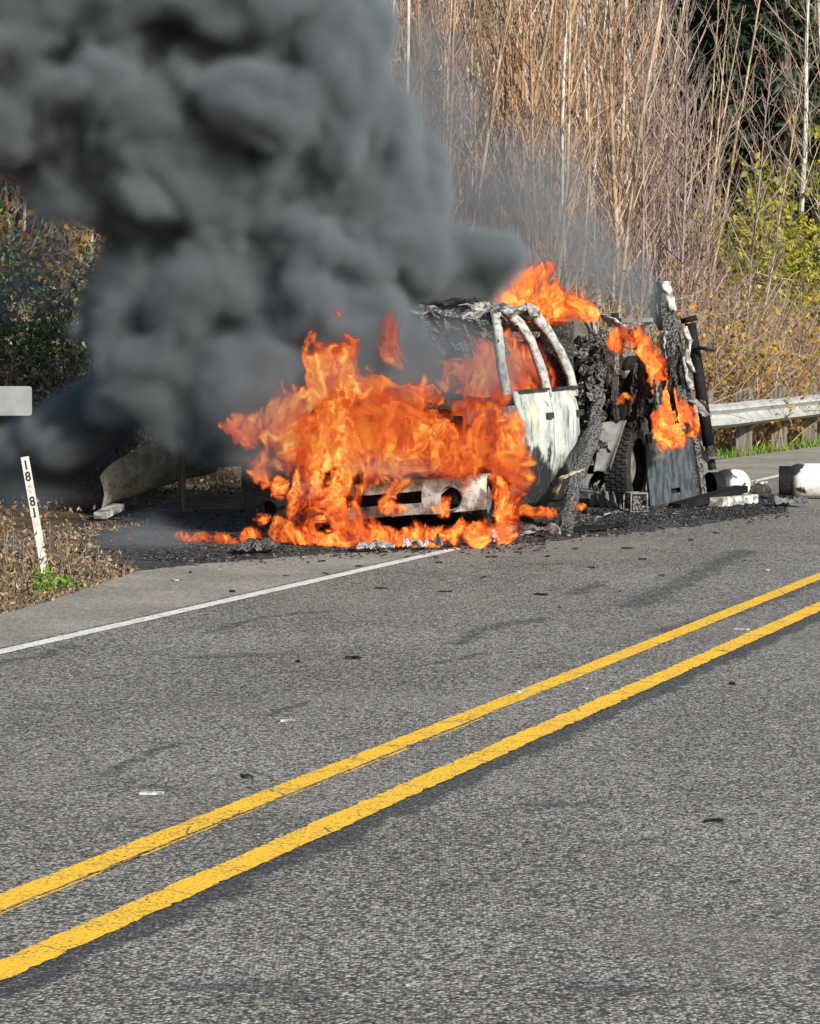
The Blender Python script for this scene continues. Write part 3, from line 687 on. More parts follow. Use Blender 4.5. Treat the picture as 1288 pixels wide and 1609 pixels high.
for (px, py) in ((388, 1221), (505, 883), (512, 902), (690, 885), (772, 876), (300, 900), (365, 930), (450, 905), (565, 890), (640, 876), (815, 868), (860, 875), (905, 863), (760, 908), (600, 925), (985, 862), (1010, 880), (930, 892), (1085, 850), (1125, 838), (1040, 905), (700, 930), (850, 935), (880, 955), (1150, 1075), (975, 930), (1120, 1292), (555, 1035), (470, 1040)):
    o = bpy.data.objects.new('charred_fragment', rg.choice(rg.choice(frag))); COL.objects.link(o); o.location = G(px, py); o.rotation_euler = (0, 0, rg.uniform(0, 3)); o.scale = (rg.uniform(.35, .85),)*2+(rg.uniform(.3, .7),)
    L_ = SL(G(px, py))[1]; where = 'the gritty shoulder outside the white line' if L_ > L_WHITE else 'the lane between the white and yellow lines' if L_ > L_Y1 else 'the near lane'
    tag(o, 'small black charred fragment lying on '+where, 'fragment', 'charred fragments on '+where)
for (px, py) in ((1205, 896), (645, 1548), (238, 1248), (450, 1133), (1165, 990), (920, 1082), (820, 1088), (345, 895), (275, 912)):
    o = bpy.data.objects.new('pale_fragment', wfr); COL.objects.link(o); o.location = G(px, py); o.rotation_euler = (0, 0, rg.uniform(0, 3)); o.scale = (rg.uniform(.4, 1.0) if py < 1400 else .35,)*3
    L_ = SL(G(px, py))[1]; where = 'the gritty shoulder outside the white line' if L_ > L_WHITE else 'the lane between the white and yellow lines' if L_ > L_Y1 else 'the near lane'
    tag(o, 'tiny pale flake lying on '+where, 'flake', 'pale flakes on '+where)
# ------------------------------------------------------------------ guard rail
mottled('galvanized', (.50, .52, .51), (.36, .38, .37), 5, .4, .65, .4, (.18, .17, .15), .003, .5, .35, .5)
mottled('dirty_galvanized', (.46, .44, .34), (.24, .23, .19), 4, .4, .62, .6, (.10, .09, .07), .004, .6, .1, .4)
def wood_m(nt, p):
    q = nt.noise(nt.v('MULTIPLY', p, (1, 1, .08)), 22, 5, .65)
    c = nt.mix(nt.ss(q, .38, .64), (.085, .075, .062), (.24, .215, .18))
    return c, q, .006
material('weathered_wood', wood_m, .9, 0, .15)
PATH = [SL(G(205, 806)), SL(G(300, 803)), (33.5, 10.35), (36.5, 9.75), (39.2, 9.42), (44, 9.2), (52, 9.1), (140, 9.1)]
def path_L(s):
    if s <= PATH[0][0]: return PATH[0][1]
    for (s0, l0), (s1, l1) in zip(PATH, PATH[1:]):
        if s <= s1: t = (s-s0)/(s1-s0); return l0+(l1-l0)*t
    return PATH[-1][1]
def rail_L(s): return sum(path_L(s+d) for d in (-.9, -.45, 0, .45, .9))/5
S0 = PATH[0][0]
rail = empty('guardrail', R(39.2, rail_L(39.2)), 0, 'steel W-beam guardrail on weathered wooden posts behind the burnt truck', 'guardrail')
RO = R(39.2, rail_L(39.2))
WP = [(.40, .0), (.42, .045), (.45, .105), (.485, .11), (.52, .055), (.55, .004), (.585, .004), (.615, .055), (.65, .11), (.685, .105), (.715, .045), (.735, .0)]
s0 = S0+.9; k = 0
while s0 < 130:
    s1 = s0+3.81; m = MB(); n = 16
    for i in range(n+1):
        s = s0+(s1+.12-s0)*i/n; L = rail_L(s)-.004*(k % 2)
        for (z, o) in WP: m.v.append(tuple(R(s, L-o*(.35+.65*min(1, max(0, (s-S0-.9)/1.2))), z+.008*hn(s*.6))-RO))
    q = len(WP)
    for i in range(n):
        for j in range(q-1): m.f.append((i*q+j, i*q+j+1, (i+1)*q+j+1, (i+1)*q+j))
    sec = m.build('rail_section', 'dirty_galvanized' if k == 0 else 'galvanized', rail); s0 = s1; k += 1
    for zb in (.47, .665):
        for sb in (.03, .10):
            pb_ = R(s0+sb, rail_L(s0+sb)-.105, zb)-RO; MB().tube([pb_, pb_-RN*.02], .016, 6).build('bolt', 'burnt_steel', sec)
# flattened, bulging end piece
m = MB().sheet(lambda a, b: R(S0-.55+1.55*a, rail_L(S0)+.25*(1-a)+(rail_L(S0+1.0)-rail_L(S0))*a - .09*math.sin(b*math.pi)*(.5+.5*a), .10+.26*a**.6+(.34+.12*math.sin(a*math.pi))*b-.06*(1-a))-RO+Vector((0, 0, .02*hn(a*5, b*5))), 20, 12, .006, (0, 1, 0))
m.build('end_terminal', 'dirty_galvanized', rail, True)
post_me = MB().box((0, 0, .36), (.20, .19, 1.06)).mesh('post', 'weathered_wood')
block_me = MB().box((0, 0, .565), (.20, .17, .36)).mesh('blockout', 'weathered_wood')
RZR = math.pi/2-RA
for j in range(-6, 34):
    s = 39.2+1.905*j
    if s < S0+1.5: continue
    po = bpy.data.objects.new('post', post_me); COL.objects.link(po); po.parent = rail
    po.location = R(s, rail_L(s)+.29)-RO; po.rotation_euler = (.02*hn(j), .02*hn(j*3), RZR); po.location.z += .03*hn(j*2.3)
    bo = bpy.data.objects.new('blockout', block_me); COL.objects.link(bo); bo.parent = rail
    bo.location = R(s, rail_L(s)+.105)-RO; bo.rotation_euler = (0, 0, RZR)
pe = G(300, 803); MB().box((0, 0, .33), (.075, .11, .70)).build('post', 'weathered_wood', rail).location = pe+RN*.10-RO

# ------------------------------------------------------------------ mile marker and sign at the roadside
mottled('marker_white', (.50, .50, .47), (.36, .355, .33), 9, .4, .7, .5, (.30, .29, .26), .002, .6)
mottled('digit_black', (.02, .02, .02), (.04, .04, .04), 20, .4, .7)
mottled('digit_worn', (.22, .21, .20), (.42, .41, .39), 60, .4, .6)
mk = empty('mile_marker', G(72, 905), 0, 'leaning white mile marker post with black numbers in the roadside weeds', 'mile marker')
lean = Matrix.Rotation(math.radians(-9.0), 3, 'Y') @ Matrix.Rotation(math.radians(4), 3, 'X')
def mkbuild(m, name, mat, parent=mk):
    o = m.build(name, mat, parent); o.rotation_euler = lean.to_euler(); return o
MB().sheet(lambda a, b: (.026*(2*a-1)*1.05, -.010*math.cos((a-.5)*2.6), -.05+.52*b), 6, 8, .004, (0, 1, 0)).v
mkbuild(MB().box((0, .004, .20), (.056, .010, .52)), 'post', 'marker_white')
mkbuild(MB().box((0, -.004, .665), (.059, .006, .44)), 'number_plate', 'marker_white')
def glyph(ch, z, h, mat, rot=0.0, parent=mk):
    cu = bpy.data.curves.new('digit', 'FONT'); cu.body = ch; cu.size = 1.0; cu.align_x = 'CENTER'; cu.offset = .022; cu.extrude = .0
    tmp = bpy.data.objects.new('tmp', cu); COL.objects.link(tmp)
    dg = bpy.context.evaluated_depsgraph_get(); me = bpy.data.meshes.new_from_object(tmp.evaluated_get(dg)); bpy.data.objects.remove(tmp)
    me.name = 'digit'; me.materials.clear(); me.materials.append(MATS[mat])
    k = h/.70
    for v in me.vertices:
        x, y = v.co.x*k*.86, (v.co.y-.35)*k
        v.co = (x*math.cos(rot)-y*math.sin(rot), -.0095, z+x*math.sin(rot)+y*math.cos(rot))
    o = bpy.data.objects.new('digit', me); COL.objects.link(o); o.parent = parent; o.rotation_euler = lean.to_euler()
for ch, z in (('1', .826), ('8', .742), ('8', .558), ('1', .474)): glyph(ch, z, .068, 'digit_black')
for ch, z, r in (('M', .668, .3), ('I', .630, .3)): glyph(ch, z, .026, 'digit_worn', r)
mottled('sign_grey', (.23, .25, .26), (.18, .195, .205), 3, .4, .6, .2, (.28, .28, .27), .001, .45, .2)
sp = P(-18, 630, 22.3); sg = empty('roadside_sign', (sp.x, sp.y, -.05), 0, 'plain grey sign plate on a post beside the leafy shrub', 'sign')
MB().tube([(0, .04, 0), (0, .04, sp.z+.2)], .03, 8).build('sign_post', 'galvanized', sg, True)
m = MB(); w_, h_, c_ = .33, .112, .02; ring = []
for (cx, cz, a0) in ((w_-c_, h_-c_, 0), (-w_+c_, h_-c_, 90), (-w_+c_, -h_+c_, 180), (w_-c_, -h_+c_, 270)):
    for t in (0, 30, 60, 90): a = math.radians(a0+t); ring.append((cx+c_*math.cos(a), cz+c_*math.sin(a)))
n = len(ring); m.v = [(x, -.004, z+sp.z+.05) for x, z in ring]+[(x, .004, z+sp.z+.05) for x, z in ring]
m.f = [tuple(range(n)), tuple(range(2*n-1, n-1, -1))]+[(i, n+i, n+(i+1) % n, (i+1) % n) for i in range(n)]
o = m.build('sign_plate', 'sign_grey', sg)
o.rotation_euler = (0, 0, 0)

# ------------------------------------------------------------------ plants
def ramp_m(name, stops, rough=.7, spec=.25, trans=.0):
    m = bpy.data.materials.new(name); m.use_nodes = True; nt = NT(m.node_tree); bs = m.node_tree.nodes['Principled BSDF']
    ge = nt.node('ShaderNodeNewGeometry'); rp = nt.node('ShaderNodeValToRGB'); cr = rp.color_ramp; cr.interpolation = 'LINEAR'
    while len(cr.elements) < len(stops): cr.elements.new(.5)
    for e, (q, c) in zip(cr.elements, stops): e.position = q; e.color = (*c, 1)
    nt.put(rp.inputs[0], ge.outputs['Random Per Island']); nt.put(bs.inputs['Base Color'], rp.outputs[0])
    bs.inputs['Roughness'].default_value = rough; bs.inputs['Specular IOR Level'].default_value = spec
    if trans:
        tr = nt.node('ShaderNodeBsdfTranslucent'); nt.put(tr.inputs[0], rp.outputs[0]); mx = nt.node('ShaderNodeMixShader'); mx.inputs[0].default_value = trans
        out = m.node_tree.nodes['Material Output']; nt.t.links.new(bs.outputs[0], mx.inputs[1]); nt.t.links.new(tr.outputs[0], mx.inputs[2]); nt.t.links.new(mx.outputs[0], out.inputs[0])
    MATS[name] = m
def bark(name, c1, c2): mottled(name, c1, c2, 2.2, .38, .62, .4, tuple(q*.5 for q in c2), .003, .9, 0, .15, 4)
bark('bark_pale', (.52, .48, .43), (.28, .255, .22)); bark('bark_tan', (.42, .33, .24), (.25, .185, .13))
bark('bark_russet', (.30, .185, .12), (.19, .12, .085)); bark('bark_mauve', (.27, .215, .20), (.17, .135, .12)); bark('bark_dark', (.10, .08, .065), (.05, .042, .035))
ramp_m('twig_mix', [(0, (.32, .27, .22)), (.35, (.20, .145, .105)), (.6, (.15, .10, .07)), (.8, (.27, .21, .15)), (1, (.42, .37, .31))])
ramp_m('twig_warm', [(0, (.40, .28, .165)), (.35, (.26, .145, .08)), (.6, (.18, .10, .06)), (.8, (.36, .25, .15)), (1, (.46, .38, .28))])
ramp_m('twig_mauve', [(0, (.20, .15, .135)), (.4, (.13, .09, .08)), (.7, (.25, .19, .165)), (1, (.34, .28, .245))])
ramp_m('leaf_autumn', [(0, (.44, .30, .035)), (.25, (.34, .18, .04)), (.45, (.24, .11, .03)), (.62, (.50, .36, .05)), (.8, (.15, .09, .04)), (1, (.30, .25, .06))], .6, .3, .3)
ramp_m('leaf_yellowgreen', [(0, (.24, .28, .03)), (.3, (.46, .42, .04)), (.55, (.12, .16, .03)), (.8, (.42, .34, .035)), (1, (.16, .20, .035))], .55, .3, .35)
ramp_m('leaf_green', [(0, (.045, .085, .025)), (.4, (.07, .12, .035)), (.7, (.035, .06, .02)), (.85, (.14, .17, .05)), (1, (.30, .27, .11))], .38, .5, .2)
ramp_m('leaf_brown', [(0, (.16, .095, .06)), (.4, (.10, .065, .045)), (.7, (.26, .18, .12)), (1, (.34, .27, .19))], .6, .3, .15)
ramp_m('needle', [(0, (.016, .038, .022)), (.4, (.024, .052, .028)), (.75, (.012, .028, .018)), (1, (.04, .075, .03))], .6, .25, .1)
ramp_m('grass', [(0, (.12, .24, .02)), (.5, (.18, .30, .03)), (.8, (.06, .12, .02)), (1, (.22, .25, .06))], .6, .3, .3)
ramp_m('dead_grass', [(0, (.22, .17, .10)), (.35, (.13, .095, .055)), (.6, (.30, .25, .16)), (.75, (.08, .06, .035)), (.9, (.10, .13, .03)), (1, (.36, .31, .22))], .8, .2, .15)
rng = random.Random(21)
def rv(r, s=1.0): return Vector((r.uniform(-s, s), r.uniform(-s, s), r.uniform(-s, s)))
def limb(m, p, d, L, r0, r1, seg, sides, up, r, wob=.08):
    pts = [p]; q = p.copy(); d = d.normalized()
    for i in range(seg):
        d = (d+Vector((0, 0, up))+rv(r, wob)).normalized(); q = q+d*L/seg; pts.append(q.copy())
    m.tube(pts, [r0+(r1-r0)*i/seg for i in range(seg+1)], sides, False)
    return pts
def sapling(seed, h, r0, nb, bl, mt, mc, spread=.55, low=.22, name='bare_sapling', twigs=3):
    r = random.Random(seed); t = MB(); c = MB()
    pts = limb(t, Vector((0, 0, -.3)), Vector((r.uniform(-.08, .08), r.uniform(-.08, .08), 1)), h, r0, .010, 12, 6, .06, r, .05)
    for i in range(nb):
        f = low+(1-low)*(i+r.random())/nb*.97; k = f*12; j = min(int(k), 11); p = pts[j].lerp(pts[j+1], k-j)
        a = i*2.4+r.uniform(-.5, .5); L = bl*(1.05-f*.75)*r.uniform(.6, 1.15)
        d = Vector((math.cos(a)*spread, math.sin(a)*spread, r.uniform(.5, 1.0)))
        bp = limb(c, p, d, L, .013*(1.15-f*.6), .004, 5, 3, .13, r, .10)
        for w in range(twigs):
            g = r.uniform(.25, .95)*5; jj = min(int(g), 4); pp = bp[jj].lerp(bp[jj+1], g-jj)
            dd = (bp[jj+1]-bp[jj]).normalized()+rv(r, .6)
            tp = limb(c, pp, dd, L*r.uniform(.22, .5), .0065, .0026, 3, 3, .12, r, .12)
    e = empty(name, (0, 0, 0)); t.build('trunk', mt, e, True); c.build('crown', mc, e)
    return e
def HZ(p): s, L = SL(p); return max(hill(s, L), -.06)
def V(px, D):
    p = Vector(((px-W/2)/FPX*D, D, 0)); p.z = HZ(p); return p
protos = [sapling(1, 9.5, .042, 26, 2.3, 'bark_pale', 'twig_mix'), sapling(2, 8.6, .042, 28, 2.0, 'bark_tan', 'twig_warm', .45), sapling(3, 10.5, .048, 24, 2.2, 'bark_pale', 'twig_mix', .5),
          sapling(4, 8.2, .034, 30, 1.9, 'bark_russet', 'twig_warm', .5), sapling(5, 7.6, .034, 40, 2.1, 'bark_mauve', 'twig_mauve', .6, .12), sapling(6, 7.0, .028, 44, 2.2, 'bark_mauve', 'twig_mauve', .7, .08),
          sapling(7, 9.0, .040, 26, 1.8, 'bark_tan', 'twig_mix', .4)]
SLAB = ['straight pale-barked bare sapling in the thicket behind the guardrail', 'slim tan-barked bare sapling with warm brown twigs behind the guardrail', 'tall pale grey bare sapling with a thick stem in the thicket',
        'thin russet-barked bare sapling in the thicket behind the guardrail', 'purplish bare sapling with fanning upright branches left of the dark conifers', 'low purplish bare sapling branching from near the ground by the conifers', 'slender tan sapling with short grey twigs in the thicket']
SSH = ['straight pale-barked bare sapling with grey twigs', 'slim tan-barked bare sapling with warm brown twigs', 'tall thick-stemmed pale bare sapling', 'thin russet-barked bare sapling', '', '', 'slender tan sapling with short grey twigs']
used = set()
def place(proto_list, i, loc, rz, scale, labels, cat, group):
    pr = proto_list[i]
    if (id(proto_list), i) not in used:
        used.add((id(proto_list), i)); o = pr; o.location = loc; o.rotation_euler = (0, 0, rz); o.scale = (scale,)*3
    else: o = dup(pr, loc, rz, scale)
    tag(o, labels[i], cat, group); return o
r = random.Random(5); n = 0
while n < 185:
    px = r.uniform(560, 1200); D = r.uniform(39, 60)
    p = V(px, D); s, L = SL(p)
    if L < rail_L(s)+1.8 or L > 20: continue
    if px > 985: i = r.choice((4, 5, 4, 5, 6))
    else: i = r.choice((0, 1, 1, 2, 3, 3, 6, 6))
    if px > 1100 and r.random() < .72: continue
    sc_ = r.uniform(.8, 1.2)
    if px > 1100: sc_ *= .85
    o = place(protos, i, p, r.uniform(0, 6.28), sc_, SLAB, 'sapling', 'bare saplings behind the guardrail'); n += 1
    if i not in (4, 5):
        zone = ('at the edge of the smoke', 'behind the burning cab', 'behind the burnt camper')[0 if px < 720 else 1 if px < 900 else 2]
        o['label'] = SSH[i]+' '+zone; o['group'] = 'bare saplings '+zone
for j in range(34):                                   # the same thicket going on behind the smoke
    px = r.uniform(-350, 560); D = r.uniform(38, 50); p = V(px, D)
    i = r.choice((0, 1, 2, 3, 6)); o = place(protos, i, p, r.uniform(0, 6.28), r.uniform(.8, 1.15), SLAB, 'sapling', 'bare saplings behind the smoke'); o['label'] = SSH[i]+' standing behind the smoke'

def leaf(m, p, d, L, wd, r):
    """a small bent leaf: four triangles"""
    d = d.normalized(); x = d.cross(rv(r)+Vector((0, 0, .3))).normalized(); u = x.cross(d)
    o = len(m.v); m.v += [tuple(p), tuple(p+d*L*.5+x*wd*.5+u*L*.07), tuple(p+d*L), tuple(p+d*L*.5-x*wd*.5+u*L*.07), tuple(p+d*L*.5-u*L*.03)]
    m.f += [(o, o+1, o+4), (o+1, o+2, o+4), (o+2, o+3, o+4), (o+3, o, o+4)]
def bush(seed, h, w, stems, leaves, ls, ms, ml, name, arch=-.06, twigs=7):
    r = random.Random(seed); t = MB(); c = MB(); ends = []
    for i in range(stems):
        a = r.uniform(0, 6.28); p = Vector((math.cos(a), math.sin(a), 0))*w*.35*math.sqrt(r.random()); p.z = -.1
        L = h*r.uniform(.6, 1.15); d = Vector((math.cos(a)*.45+r.uniform(-.3, .3), math.sin(a)*.45+r.uniform(-.3, .3), 1))
        bp = limb(t, p, d, L, .011, .004, 7, 3, arch, r, .16)
        for k in range(twigs):
            g = r.uniform(.2, .98)*7; j = min(int(g), 6); pp = bp[j].lerp(bp[j+1], g-j)
            tp = limb(t, pp, rv(r)+Vector((0, 0, .35)), L*r.uniform(.12, .35), .005, .002, 3, 3, .0, r, .25); ends += tp[1:]
    for i in range(leaves):
        p = r.choice(ends)+rv(r, .07); leaf(c, p, rv(r)+Vector((0, 0, -.15)), ls*r.uniform(.6, 1.25), ls*r.uniform(.45, .75), r)
    e = empty(name, (0, 0, 0)); t.build('stems', ms, e); c.build('foliage', ml, e)
    return e
bushes = [bush(31, 2.2, 1.9, 30, 650, .10, 'twig_mix', 'leaf_autumn', 'autumn_bush'), bush(32, 1.7, 1.9, 34, 420, .09, 'twig_warm', 'leaf_autumn', 'autumn_bush'),
          bush(33, 2.6, 2.1, 26, 2600, .12, 'twig_mix', 'leaf_yellowgreen', 'yellow_green_bush'), bush(34, 2.4, 1.9, 42, 120, .06, 'twig_mix', 'leaf_brown', 'bare_bush', -.03, 9),
          bush(35, 2.6, 2.0, 26, 2600, .10, 'bark_dark', 'leaf_green', 'leafy_shrub', -.08), bush(36, 2.0, 2.0, 30, 1900, .09, 'twig_mauve', 'leaf_brown', 'brown_leaved_shrub', -.10)]
BLAB = ['tangled autumn bush with scattered yellow leaves behind the guardrail posts', 'low autumn bush with russet twigs and few yellow leaves behind the guardrail', 'yellow-green leafy bush in front of the dark conifers',
        'bare twiggy bush under the saplings behind the guardrail', 'green glossy-leaved shrub at the edge of the smoke', 'brown-leaved bramble shrub below the green glossy shrub']
def pb(i, px, D, sc_=1.0, dz=0.0, group='bushes behind the guardrail'):
    p = V(px, D); p.z += dz
    return place(bushes, i, p, r.uniform(0, 6.28), sc_, BLAB, 'bush', group)
r = random.Random(8); n = 0
while n < 95:
    px = r.uniform(1000, 1400); D = r.uniform(42, 62); p = V(px, D); s, L = SL(p)
    if L < rail_L(s)+1.0 or L > 15.5: continue
    pb(r.choice((0, 0, 1, 1, 3, 0)), px, D, r.uniform(.7, 1.25)); n += 1
n = 0
while n < 34:
    px = r.uniform(480, 1020); D = r.uniform(37, 56); p = V(px, D); s, L = SL(p)
    if L < rail_L(s)+1.4 or L > 19: continue
    pb(r.choice((3, 3, 3, 1)), px, D, r.uniform(.8, 1.5)); n += 1
for i in range(22):
    px = r.uniform(-350, 480); D = r.uniform(33, 42); pb(r.choice((3, 3, 1)), px, D, r.uniform(.7, 1.2))
for px, D, s_ in ((1170, 66, 1.5), (1225, 64, 1.7), (1275, 66, 1.6), (1250, 60, 1.3), (1200, 70, 1.9), (1300, 62, 1.5), (1330, 66, 1.8), (1160, 72, 1.7), (1270, 72, 2.2)): pb(2, px, D, s_, .3, 'yellow-green bushes by the conifers')
for px, D, s_ in ((20, 31.5, .95), (85, 32.5, .85), (-60, 32, 1.05), (50, 34.5, 1.1), (-130, 33, 1.1)): pb(4, px, D, s_, .1, 'green shrubs at the smoke edge')
for px, D, s_ in ((10, 29.6, .75), (70, 30.2, .75), (120, 30.8, .7), (-60, 30, .8), (175, 31.5, .65)): pb(5, px, D, s_, 0, 'brown shrubs at the smoke edge')
for px, D, s_ in ((20, 36, 1.7), (60, 38, 1.6), (-40, 37, 1.8), (110, 37, 1.5), (-110, 38, 1.8)): pb(0, px, D, s_, .2, 'tall autumn bushes at the smoke edge')['label'] = 'tall tan autumn bush behind the green glossy shrub at the smoke edge'

def conifer(seed, h, rad, name='conifer_tree', mat='needle'):
    r = random.Random(seed); t = MB(); c = MB()
    t.tube([(0, 0, -.5), (0, 0, h*.4), (0, 0, h*.8), (0, 0, h)], [.22, .16, .06, .01], 7, False)
    z = h*.06
    while z < h*.985:
        f = z/h; L0 = rad*(1-f)**.75*(.75+.25*min(1, f*6))
        for i in range(6):
            a = r.uniform(0, 6.28); L = L0*r.uniform(.6, 1.12)+.15; p = Vector((0, 0, z+r.uniform(-.15, .15)))
            bp = limb(t, p, Vector((math.cos(a), math.sin(a), .15)), L, .028*(1-f)+.006, .004, 5, 3, -.10, r, .05)
            ns = int(5+L*6)
            for k in range(ns):
                g = (.18+.82*(k+r.random())/ns)*5; g = min(g, 4.99); j = int(g); q = bp[j].lerp(bp[j+1], g-j); ax = (bp[j+1]-bp[j]).normalized()
                for sd in (-1, 1):
                    side = ax.cross(Vector((0, 0, 1))).normalized()*sd
                    dd = ax*.7+side*r.uniform(.4, 1.0)+Vector((0, 0, r.uniform(-.65, .05)))
                    l_ = r.uniform(.22, .48); leaf(c, q, dd, l_, l_*.30, r)
        z += .34+.1*(1-f)
    e = empty(name, (0, 0, 0)); t.build('trunk', 'bark_dark', e); c.build('crown', mat, e)
    return e
con = [conifer(51, 17, 2.7), conifer(52, 21, 3.1), conifer(53, 13, 2.3)]
CLAB = ['dark green conifer with drooping boughs behind the bare thicket', 'tall dark conifer rising behind the bare thicket', 'smaller dark conifer at the edge of the thicket']
r = random.Random(9)
spots = [(1150, 74, 0), (1195, 80, 1), (1245, 76, 0), (1290, 82, 1), (1330, 76, 0), (1375, 82, 1), (1120, 86, 1), (1215, 92, 0), (1265, 95, 1), (1170, 96, 1), (1310, 96, 0), (1070, 84, 0), (1010, 80, 1), (950, 82, 2), (1040, 95, 1), (880, 84, 1), (1230, 70, 2), (1285, 71, 2)]
for i in range(34): spots.append((r.uniform(-500, 1500), r.uniform(68, 105), r.choice((0, 1, 2))))
for i in range(16): spots.append((r.uniform(-700, 700), r.uniform(52, 66), r.choice((0, 1, 2))))
for px, D, i in spots:
    p = V(px, D); s, L = SL(p)
    if L < 15: continue
    place(con, i, p, r.uniform(0, 6.28), r.uniform(.85, 1.2), CLAB, 'conifer', 'conifers behind the thicket')
# a thin pale deciduous tree among the conifers
alder = sapling(61, 14, .10, 60, 3.4, 'bark_pale', 'twig_mix', .9, .2, 'alder_tree', 7); alder.location = V(1243, 67)
tag(alder, 'tall pale-trunked alder with airy branches among the dark conifers', 'tree')
al2 = dup(alder, V(1300, 63), 2.0, .9, 'spreading pale alder with airy branches beside the yellow-green bushes')

# grass and weeds
def blades(name, mat, pts, hgt, wd, r, label, cat, lie=0.0):
    m = MB()
    for p in pts:
        h = hgt*r.uniform(.4, 1.2); a = r.uniform(0, 6.28); x = Vector((math.cos(a), math.sin(a), 0))*wd*r.uniform(.6, 1.3)
        d = (Vector((r.gauss(0, .35+lie), r.gauss(0, .35+lie), 1))).normalized(); b = Vector((r.gauss(0, .5), r.gauss(0, .5), -.15*(1+lie*4)))*h*.4
        o = len(m.v); m.v += [tuple(p-x), tuple(p+x), tuple(p+d*h*.55+x*.7), tuple(p+d*h*.55-x*.7), tuple(p+d*h+b)]
        m.f += [(o, o+1, o+2, o+3), (o+3, o+2, o+4)]
    return tag(m.build(name, mat), label, cat, None, 'stuff')
r = random.Random(14); pts = []
for i in range(5200):
    s = r.uniform(33, 75); L = rail_L(s)+r.uniform(-.45, .9)**1; 
    if L < shoulder_edge(s)-.06: continue
    p = R(s, L, -.05); pts.append(p)
blades('grass_verge', 'grass', pts, .17, .010, r, 'bright green grass strip along the foot of the guardrail posts', 'grass')
pts = []
for i in range(9000):
    s = r.uniform(8, 24.5); e = shoulder_edge(s); L = e+abs(r.gauss(0, .38))-.04
    p = R(s, L, -.05); 
    if p.y < 14: continue
    pts.append(p)
blades('dry_roadside_grass', 'dead_grass', pts, .085, .005, r, 'matted dry grass and weeds along the edge of the paved shoulder', 'grass', .35)
m = MB()
for i in range(9000):
    s = r.uniform(15, 24.5); L = shoulder_edge(s)+abs(r.gauss(0, .45))-.02; p = R(s, L, -.045+abs(r.gauss(0, .03))); leaf(m, p, rv(r)+Vector((0, 0, .25)), r.uniform(.02, .05), r.uniform(.012, .03), r)
tag(m.build('fallen_leaves', 'leaf_brown'), 'fallen brown leaves matted along the shoulder edge by the mile marker', 'leaves', None, 'stuff')
m = MB()
for i in range(9000):                                    # litter and dead stalks in the ditch behind the truck
    s, L = r.uniform(18, 40), 0
    L = r.uniform(12.2, 16.5); q = R(s, L); q.z = hill(s, L)+abs(r.gauss(0, .05)); leaf(m, q, rv(r)+Vector((0, 0, .3)), r.uniform(.03, .08), r.uniform(.015, .04), r)
tag(m.build('dead_leaf_litter', 'leaf_brown'), 'dead leaves and stalks under the guardrail end', 'leaves', None, 'stuff')
def weed(seed, h, k, lv, ms, ml, name):
    rr = random.Random(seed); t = MB(); c = MB()
    for i in range(k):
        bp = limb(t, Vector((rr.uniform(-.06, .06), rr.uniform(-.06, .06), -.05)), Vector((rr.gauss(0, .35), rr.gauss(0, .35), 1)), h*rr.uniform(.5, 1.1), .004, .0018, 5, 3, -.03, rr, .14)
        for q in range(lv): leaf(c, rr.choice(bp[1:]), rv(rr)+Vector((0, 0, .2)), rr.uniform(.04, .09), rr.uniform(.015, .035), rr)
    e = empty(name, (0, 0, 0)); t.build('stems', ms, e); c.build('leaves', ml, e); return e
weeds = [weed(71, .55, 9, 3, 'dead_grass', 'leaf_brown', 'dead_weed'), weed(72, .40, 10, 4, 'dead_grass', 'dead_grass', 'dead_weed'), weed(73, .20, 18, 14, 'grass', 'grass', 'green_weed')]
WLAB = ['tall dry brown weed stalks standing beside the leaning mile marker', 'pale dry weed stalks at the shoulder edge near the mile marker', 'small bright green weed at the foot of the mile marker']
for px, py, i, s_ in ((20, 905, 0, 1), (45, 918, 0, .9), (95, 893, 1, 1), (5, 885, 0, 1.1), (60, 890, 0, .9), (115, 905, 1, .8), (30, 935, 1, .7), (150, 900, 1, .7), (10, 948, 0, .7), (185, 893, 1, .6), (85, 880, 0, .9), (78, 922, 2, 1.0), (66, 930, 2, .8), (130, 922, 2, .5)):
    p = G(px, py); p.z = -.05; place(weeds, i, p, r.uniform(0, 6.28), s_, WLAB, 'weed', 'weeds at the shoulder edge')
# ------------------------------------------------------------------ volumes (smoke, fire)
def blob_field(nt, p, blobs, k=0.25):
    """1 at the heart of the nearest ellipsoid, 0 on its skin, negative outside"""
    out = None
    for b in blobs:
        c, r = b[0], b[1]
        w = b[2] if len(b) > 2 else 0.0
        q = nt.v('MULTIPLY', nt.v('SUBTRACT', p, tuple(c)), tuple(1.0/x for x in r))
        e = nt.m('SUBTRACT', 1.0+w, nt.v('LENGTH', q))
        out = e if out is None else nt.m('SMOOTH_MAX', out, e, k)
    return out

